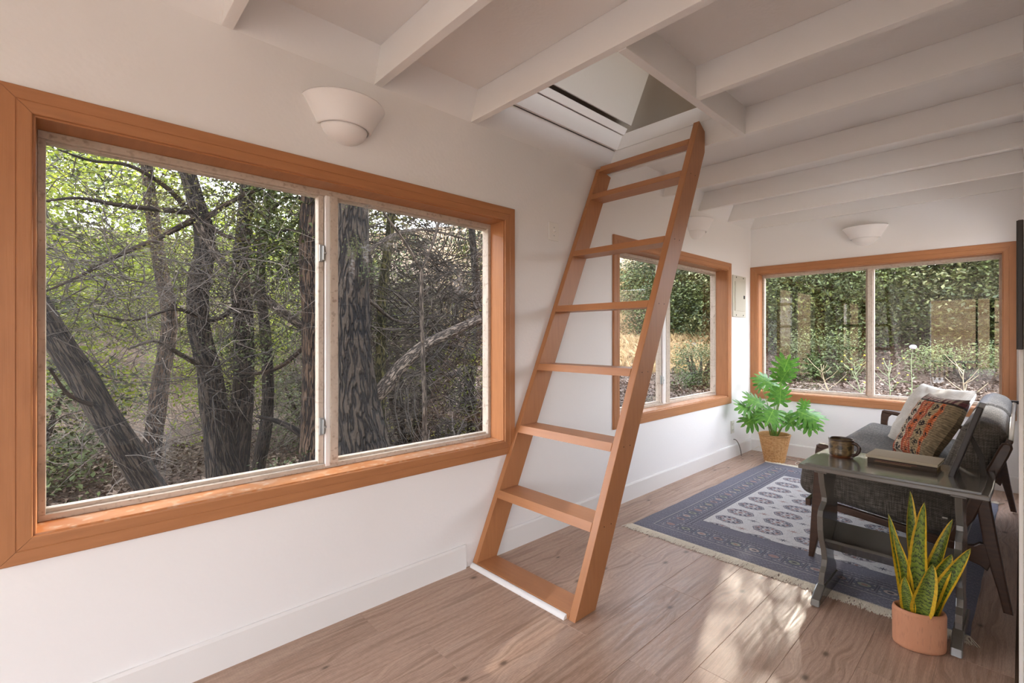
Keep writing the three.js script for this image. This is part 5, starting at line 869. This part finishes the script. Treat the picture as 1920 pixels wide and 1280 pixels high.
tree('slim_tree', 'dark stem behind the tangle at the right edge of the big window', 'tree', [['trunk', 'T7', BARK.dark, 9, 0.08]], [[ball(260, -3.4, 4.4, -5.4, 2.2, 1.2, 2.4, 1.5, 2.2, 0), SPRAY[1], greens.mid]], [[cloud(60, [-5.0, -3.6], [0.4, 2.9], [-5.8, -3.8]), CLUMP[0]]]);  // its crown is an unseen canopy added to hold back sky light
tree('slim_tree', 'dark slim trunk between the twin oak and the mullion trunk', 'tree', [['trunk', 'T8', BARK.dark, 9, 0.1]], [[ball(40, -4.0, 3.0, -1.7, 0.9, 0.8, 0.9), SPRAY[0], greens.mid]], [[cloud(60, [-4.2, -3.3], [0.2, 2.6], [-2.4, -0.6]), CLUMP[2]]]);
tree('slim_tree', 'slim trunk deep in the yellow green leaves of the big window', 'tree', [['trunk', 'T9', BARK.brown, 9, 0.1]], [[ball(60, -4.9, 3.2, -0.6, 1.2, 0.9, 1.2), SPRAY[1], greens.sunTint]], [[cloud(30, [-4.9, -4.0], [0.6, 2.8], [-1.4, 0.2]), CLUMP[2]]]);
tree('sapling', 'thin forked bare sapling close to the right pane of the big window', 'sapling', [['stem', 'SAP', BARK.pale, 7, 0.05], ['branch', 'SAPa', BARK.pale, 5, 0.05], ['branch', 'SAPb', BARK.pale, 5, 0.05], ['branch', 'SAPc', BARK.pale, 5, 0.05]]);
// a shrub is a rounded mass of sprays over a few stems
function shrub(name, label, [x, z], [rx, ry, rz], n, colours, geo = SPRAY[0], o = {}) {
  const y = terrain(x, z), s = thing(name, label, o.category ?? 'shrub', [x, y, z], 0, o.group), stems = [];
  for (let i = 0; i < (o.stems ?? 5); i++) { const a = rr(0, 6.28), q = rr(0.3, 0.7); stems.push(sweep(curve([[rr(-0.1, 0.1), -0.2, rr(-0.1, 0.1)], [Math.cos(a) * rx * q * 0.5, ry * 0.6, Math.sin(a) * rz * q * 0.5], [Math.cos(a) * rx * q, ry * 1.4, Math.sin(a) * rz * q]], 6), [0.05, 0.045, 0.04, 0.034, 0.028, 0.02, 0.012].map((r) => r * (o.thick ?? 1)), 6, { bump: ridges(i, 0.1) })); }
  mesh('stem', merge(stems), BARK.brown, s);
  const per = Math.ceil(n / colours.length);
  for (const c of colours) scatter('foliage', geo, leafMat, ball(per, 0, ry * (o.lift ?? 0.95), 0, rx, ry, rz, o.s0 ?? 0.8, o.s1 ?? 1.3, o.shell ?? 0.4), c, s);
  if (o.twigs) scatter('twigs', CLUMP[1], twigWhite, ball(o.twigs, 0, ry * 0.8, 0, rx, ry, rz, 0.8, 1.3, 0.3), greens.twig, s);
  return s;
}
// big window: sunlit thicket at the left, dry tangle at the right, low growth in front
shrub('leafy_tree', 'yellow green sunlit thicket filling the left of the big window', [-5.6, 0.9], [1.5, 2.2, 1.9], 620, [greens.sunTint, greens.sunTint, greens.sunTint, greens.mid], SPRAY[0], { category: 'tree', stems: 7 });
shrub('leafy_tree', 'yellow green leaves behind the twin stemmed oak', [-6.4, -1.7], [1.4, 2.1, 1.3], 420, [greens.sunTint, greens.sunTint, greens.olive], SPRAY[1], { category: 'tree' });
shrub('leafy_tree', 'leafy green tree further left beyond the leaning trunk', [-9.0, 2.6], [2.4, 2.6, 2.4], 340, [greens.sunTint, greens.mid], SPRAY[0], { category: 'tree', s0: 1.1, s1: 1.7 });
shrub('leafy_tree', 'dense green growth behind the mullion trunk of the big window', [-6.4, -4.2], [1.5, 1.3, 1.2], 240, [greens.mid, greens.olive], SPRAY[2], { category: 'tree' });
shrub('leafy_tree', 'far leafy tree deep behind the thick dark trunk', [-9.8, -3.0], [2.2, 1.8, 2.2], 280, [greens.mid, greens.sunTint], SPRAY[0], { category: 'tree', s0: 1.1, s1: 1.7 });
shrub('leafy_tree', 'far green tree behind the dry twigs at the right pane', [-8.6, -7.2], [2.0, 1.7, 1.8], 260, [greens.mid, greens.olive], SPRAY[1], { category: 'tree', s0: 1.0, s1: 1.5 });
shrub('leafy_tree', 'far green thicket closing the view behind the leaning trunk', [-12.0, -0.5], [2.2, 2.4, 3.2], 380, [greens.mid, greens.sunTint, greens.olive], SPRAY[0], { category: 'tree', s0: 1.5, s1: 2.3, shell: 0 });
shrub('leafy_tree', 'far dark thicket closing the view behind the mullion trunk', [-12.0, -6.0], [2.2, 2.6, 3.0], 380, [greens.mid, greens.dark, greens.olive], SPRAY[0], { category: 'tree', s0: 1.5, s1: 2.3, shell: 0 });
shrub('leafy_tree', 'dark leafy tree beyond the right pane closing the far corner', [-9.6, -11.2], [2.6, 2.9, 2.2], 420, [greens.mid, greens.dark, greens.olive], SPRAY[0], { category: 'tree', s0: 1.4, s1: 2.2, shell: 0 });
shrub('dry_shrub', 'grey tangle of bare twigs at the lower right of the big window', [-3.0, -3.9], [1.0, 0.75, 1.0], 14, [greens.olive], SPRAY[2], { twigs: 90 });
shrub('dry_shrub', 'taller bare twig tangle behind the broken limb', [-3.9, -3.5], [0.9, 1.3, 1.0], 30, [greens.olive, greens.sunTint], SPRAY[2], { twigs: 90 });
shrub('low_shrub', 'low dark leafy shrub under the leaning trunk', [-1.6, 0.05], [0.45, 0.3, 0.5], 56, [greens.dark, greens.mid], SPRAY[1], { s0: 0.6, s1: 1.0 });
shrub('low_shrub', 'low green shrub at the foot of the twin stemmed oak', [-1.85, -1.3], [0.36, 0.3, 0.3], 40, [greens.dark], SPRAY[1], { s0: 0.6, s1: 1.0 });
shrub('low_shrub', 'dark undergrowth between the mullion trunk and twin oak', [-5.0, -2.6], [0.9, 0.6, 0.7], 70, [greens.dark, greens.mid], SPRAY[2], { twigs: 20 });
shrub('low_shrub', 'dark undergrowth beyond the leaning trunk of the big window', [-4.4, 0.3], [0.8, 0.7, 0.9], 80, [greens.dark, greens.mid], SPRAY[0], { twigs: 14 });
// end window: hedge of dark oaks across the back, shading the low sun
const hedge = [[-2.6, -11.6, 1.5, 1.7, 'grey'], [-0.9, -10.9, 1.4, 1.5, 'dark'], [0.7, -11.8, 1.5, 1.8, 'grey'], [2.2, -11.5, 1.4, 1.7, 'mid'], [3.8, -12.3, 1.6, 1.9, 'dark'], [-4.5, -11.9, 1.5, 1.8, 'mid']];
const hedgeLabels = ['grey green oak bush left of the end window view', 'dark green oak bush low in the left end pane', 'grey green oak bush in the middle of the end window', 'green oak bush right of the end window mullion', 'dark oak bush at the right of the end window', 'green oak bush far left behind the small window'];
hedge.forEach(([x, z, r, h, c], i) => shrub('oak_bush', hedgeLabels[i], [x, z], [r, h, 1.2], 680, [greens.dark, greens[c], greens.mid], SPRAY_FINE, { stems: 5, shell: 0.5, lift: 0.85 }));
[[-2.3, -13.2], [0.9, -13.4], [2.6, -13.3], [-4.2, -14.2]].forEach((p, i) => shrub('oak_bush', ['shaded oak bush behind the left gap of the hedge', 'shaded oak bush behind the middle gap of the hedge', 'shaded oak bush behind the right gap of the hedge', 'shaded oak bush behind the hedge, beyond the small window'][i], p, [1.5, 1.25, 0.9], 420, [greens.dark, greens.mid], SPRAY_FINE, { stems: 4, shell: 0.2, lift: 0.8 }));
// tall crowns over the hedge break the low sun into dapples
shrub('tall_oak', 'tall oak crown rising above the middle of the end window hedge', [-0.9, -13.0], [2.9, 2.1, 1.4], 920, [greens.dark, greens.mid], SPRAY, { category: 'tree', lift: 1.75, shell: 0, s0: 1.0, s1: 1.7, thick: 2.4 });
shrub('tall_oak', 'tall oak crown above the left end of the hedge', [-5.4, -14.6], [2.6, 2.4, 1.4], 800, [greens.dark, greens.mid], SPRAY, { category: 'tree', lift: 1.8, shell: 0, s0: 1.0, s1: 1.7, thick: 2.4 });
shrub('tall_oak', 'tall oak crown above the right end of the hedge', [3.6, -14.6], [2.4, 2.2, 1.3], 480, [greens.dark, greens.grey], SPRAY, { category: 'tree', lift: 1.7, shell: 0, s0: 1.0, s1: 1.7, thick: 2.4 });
shrub('low_shrub', 'small dark bush before the hedge, left end pane', [-0.35, -9.2], [0.5, 0.42, 0.45], 60, [greens.mid, greens.dark], SPRAY_FINE, { s0: 0.6, s1: 1.0 });
shrub('low_shrub', 'small dry bush before the hedge, right end pane', [1.25, -9.4], [0.5, 0.35, 0.45], 40, [greens.mid, greens.dark], SPRAY_FINE, { s0: 0.5, s1: 0.9 });
// small window: bushes on the dry slope
shrub('low_shrub', 'dark green round bush on the litter slope seen through the small window', [-1.62, -7.4], [0.42, 0.34, 0.42], 70, [greens.mid, greens.dark], SPRAY_FINE, { s0: 0.5, s1: 0.8 });
shrub('slope_shrub', 'yellow green shrub at the top of the dry slope', [-5.0, -14.6], [1.1, 0.9, 1.0], 150, [greens.sunTint, greens.olive], SPRAY_FINE);
shrub('slope_shrub', 'olive shrub higher on the dry slope behind the ladder', [-7.4, -14.8], [1.4, 1.0, 1.2], 160, [greens.olive, greens.grey], SPRAY_FINE);
shrub('leafy_tree', 'dark tree on the crest above the dry slope', [-7.0, -18.5], [2.6, 2.6, 2.0], 320, [greens.dark, greens.grey, greens.mid], SPRAY[0], { category: 'tree', s0: 1.2, s1: 1.8, lift: 1.2, thick: 3 });
shrub('leafy_tree', 'grey green tree on the crest at the left of the small window', [-11.0, -17.0], [2.6, 2.8, 2.2], 320, [greens.grey, greens.mid], SPRAY[0], { category: 'tree', s0: 1.2, s1: 1.8, lift: 1.2, thick: 3 });
shrub('leafy_tree', 'dark tree on the crest behind the end window hedge', [-2.8, -19.5], [2.6, 2.0, 2.0], 260, [greens.dark, greens.mid], SPRAY[0], { category: 'tree', s0: 1.2, s1: 1.8, lift: 1.2, thick: 3 });
// weeds standing outside the end window
const weedMat = S({ name: 'grey_green_weed', color: '#8f9a72', roughness: 0.85 }), strawMat = S({ name: 'dry_weed_stem', color: '#b9a888', roughness: 0.9 });
function weed(name, label, base, top, mat, heads, headMat, headR, leaves) {
  const o = thing(name, label, 'weed', base), t = V(top[0] - base[0], top[1] - base[1], top[2] - base[2]), at = (k) => V(t.x * k + 0.03 * Math.sin(k * 5), t.y * k, t.z * k);
  mesh('stem', sweep(Array.from({ length: 9 }, (_, i) => at(i / 8)), Array.from({ length: 9 }, (_, i) => 0.007 - i * 0.0005), 6), mat, o);
  for (let i = 0; i < heads; i++) {
    const k = heads === 1 ? 1 : rr(0.45, 0.98), a = i * 2.4, l = heads === 1 ? 0 : rr(0.08, 0.2), e = at(k).add(V(Math.cos(a) * l, l * 0.9, Math.sin(a) * l * 0.5));
    if (heads > 1) mesh('branch', sweep([at(k), at(k).lerp(e, 0.55).add(V(0, -0.012, 0)), e], [0.004, 0.0032, 0.002], 5), mat, o);
    if (headMat) mesh('flower', new THREE.SphereGeometry(headR, 10, 8).scale(1, 0.75, 1).translate(e.x, e.y + headR * 0.4, e.z), headMat, o);
  }
  for (let i = 0; i < leaves; i++) { const k = 0.08 + 0.8 * i / leaves, a = i * 2.4, l = 0.19 * (1 - 0.7 * k), d = V(Math.cos(a), 0.35, Math.sin(a)).normalize(), p = at(k), g = new THREE.BufferGeometry(), sd = V(-d.z, 0, d.x).multiplyScalar(l * 0.13), m = p.clone().addScaledVector(d, l * 0.45), q = p.clone().addScaledVector(d, l).add(V(0, -l * 0.25, 0));
    g.setAttribute('position', new THREE.Float32BufferAttribute([p.x, p.y, p.z, m.x + sd.x, m.y + 0.008, m.z + sd.z, q.x, q.y, q.z, m.x - sd.x, m.y + 0.008, m.z - sd.z], 3)); g.setIndex([0, 1, 2, 0, 2, 3]); g.computeVertexNormals(); mesh('leaf', g, weedMat, o); }
  return o;
}
weed('thistle', 'tall thistle with a pale flower head outside the right end pane', [1.02, terrain(1.02, -6.6), -6.6], [1.13, 1.03, -6.6], weedMat, 1, S({ name: 'pale_thistle_down', color: '#d9d2df', roughness: 0.9 }), 0.032, 16);
weed('mustard_weed', 'yellow flowering weed outside beside the end window mullion', [0.70, terrain(0.7, -6.3), -6.3], [0.67, 0.88, -6.3], weedMat, 11, S({ name: 'yellow_flower', color: '#d8c93a', roughness: 0.8 }), 0.010, 5);
weed('mustard_weed', 'yellow flowering weed outside the right end pane, left of the thistle', [0.86, terrain(0.86, -6.5), -6.5], [0.95, 0.90, -6.5], weedMat, 9, S({ name: 'yellow_bud', color: '#d5cb4c', roughness: 0.8 }), 0.009, 4);
weed('dry_weed', 'pale dry branching weed outside the left end pane', [0.45, terrain(0.45, -6.2), -6.2], [0.38, 0.84, -6.2], strawMat, 9, null, 0, 0);
weed('dry_weed', 'pale dry weed leaning outside, right of the thistle', [1.45, terrain(1.45, -6.7), -6.7], [1.52, 0.82, -6.7], strawMat, 8, null, 0, 0);
{ // dry grass on the slopes
  const blade = []; for (let i = 0; i < 16; i++) { const a = rr(0, 6.28), b = rr(0.03, 0.14), h = rr(0.08, 0.26), w = 0.004, dx = Math.cos(a), dz = Math.sin(a), x = dx * 0.05, z = dz * 0.05; const g = new THREE.BufferGeometry(); g.setAttribute('position', new THREE.Float32BufferAttribute([x - dz * w, 0, z + dx * w, x + dz * w, 0, z - dx * w, x + dx * b * 0.4, h * 0.7, z + dz * b * 0.4, x + dx * b * 1.5, h, z + dz * b * 1.5], 3)); g.setIndex([0, 1, 2, 2, 1, 3]); g.computeVertexNormals(); blade.push(g); }
  const tuft = mergeVertices(merge(blade)), spots = [];
  while (spots.length < 6500) { const x = rr(-11, 4), z = rr(-19, -8.4); if (rnd() > sstep(-z, 8.4, 12) + 0.06 || x > 2.1 + 0.43 * z) continue; spots.push([x, terrain(x, z) - 0.02, z, rr(0.7, 1.5), 1]); }
  tag(scatter('dry_grass', tuft, grassMat, spots, greens.straw), 'tan dry grass on the slope beyond the small window', null, null, 'stuff');
  const q = leafQuads(14, 0.16, 0.055, 0.03, 0.04), lit = [];
  while (lit.length < 3000) { const x = rr(-6, 3), z = rr(-11.5, -5.4); lit.push([x, terrain(x, z) + 0.012, z, rr(0.7, 1.3), 1]); }
  while (lit.length < 4800) { const x = rr(-7, -0.3), z = rr(-5.4, 1.5); lit.push([x, terrain(x, z) + 0.012, z, rr(0.8, 1.4), 1]); }
  tag(scatter('fallen_leaves', q, leafMat, lit, (c) => { const t = rnd(); return c.setRGB(lerp(0.09, 0.42, t ** 4), lerp(0.052, 0.32, t ** 4), lerp(0.032, 0.24, t ** 4)); }), 'fallen brown and pale leaves scattered on the ground', null, null, 'stuff');
}

{ // seen only as a reflection in the end window: terrace table with a pot plant
  const dk = S({ name: 'dark_green_paint', color: '#2c352b', roughness: 0.6 }), o = thing('terrace_table', 'dark slatted terrace table reflected in the end window', 'table', [0.7, -0.06, 5.6]);
  mesh('table_top', [-0.24, -0.08, 0.08, 0.24].map((z) => rb(-0.62, 0.5, 0.58, 0.605, z - 0.07, z + 0.07, 0.004)), dk, o);
  for (const x of [-0.5, 0.2]) for (const z of [-0.25, 0.25]) mesh('leg', sweep([[x, 0.58, z], [x + 0.12, 0, z]], 0.018, 8), dk, o);
  for (let i = 0; i < 7; i++) mesh('slat', rb(-0.5 + i * 0.09, -0.46 + i * 0.09, 0.14, 0.56, -0.27, -0.255, 0.003), dk, o);
  const p = thing('terrace_plant', 'dark bushy pot plant on the terrace table, reflected in the end window', 'potted plant', [0.62, 0.546, 5.6]);
  mesh('pot', new THREE.LatheGeometry([[0.001, 0], [0.07, 0], [0.095, 0.13], [0.10, 0.15], [0.09, 0.15], [0.085, 0.12], [0.001, 0.12]].map((q) => new THREE.Vector2(...q)), 24), dk, p);
  scatter('foliage', SPRAY[1], leafMat, ball(10, 0, 0.24, 0, 0.13, 0.10, 0.13, 0.5, 0.7, 0), greens.dark, p);
}

renderer.render(scene, camera);
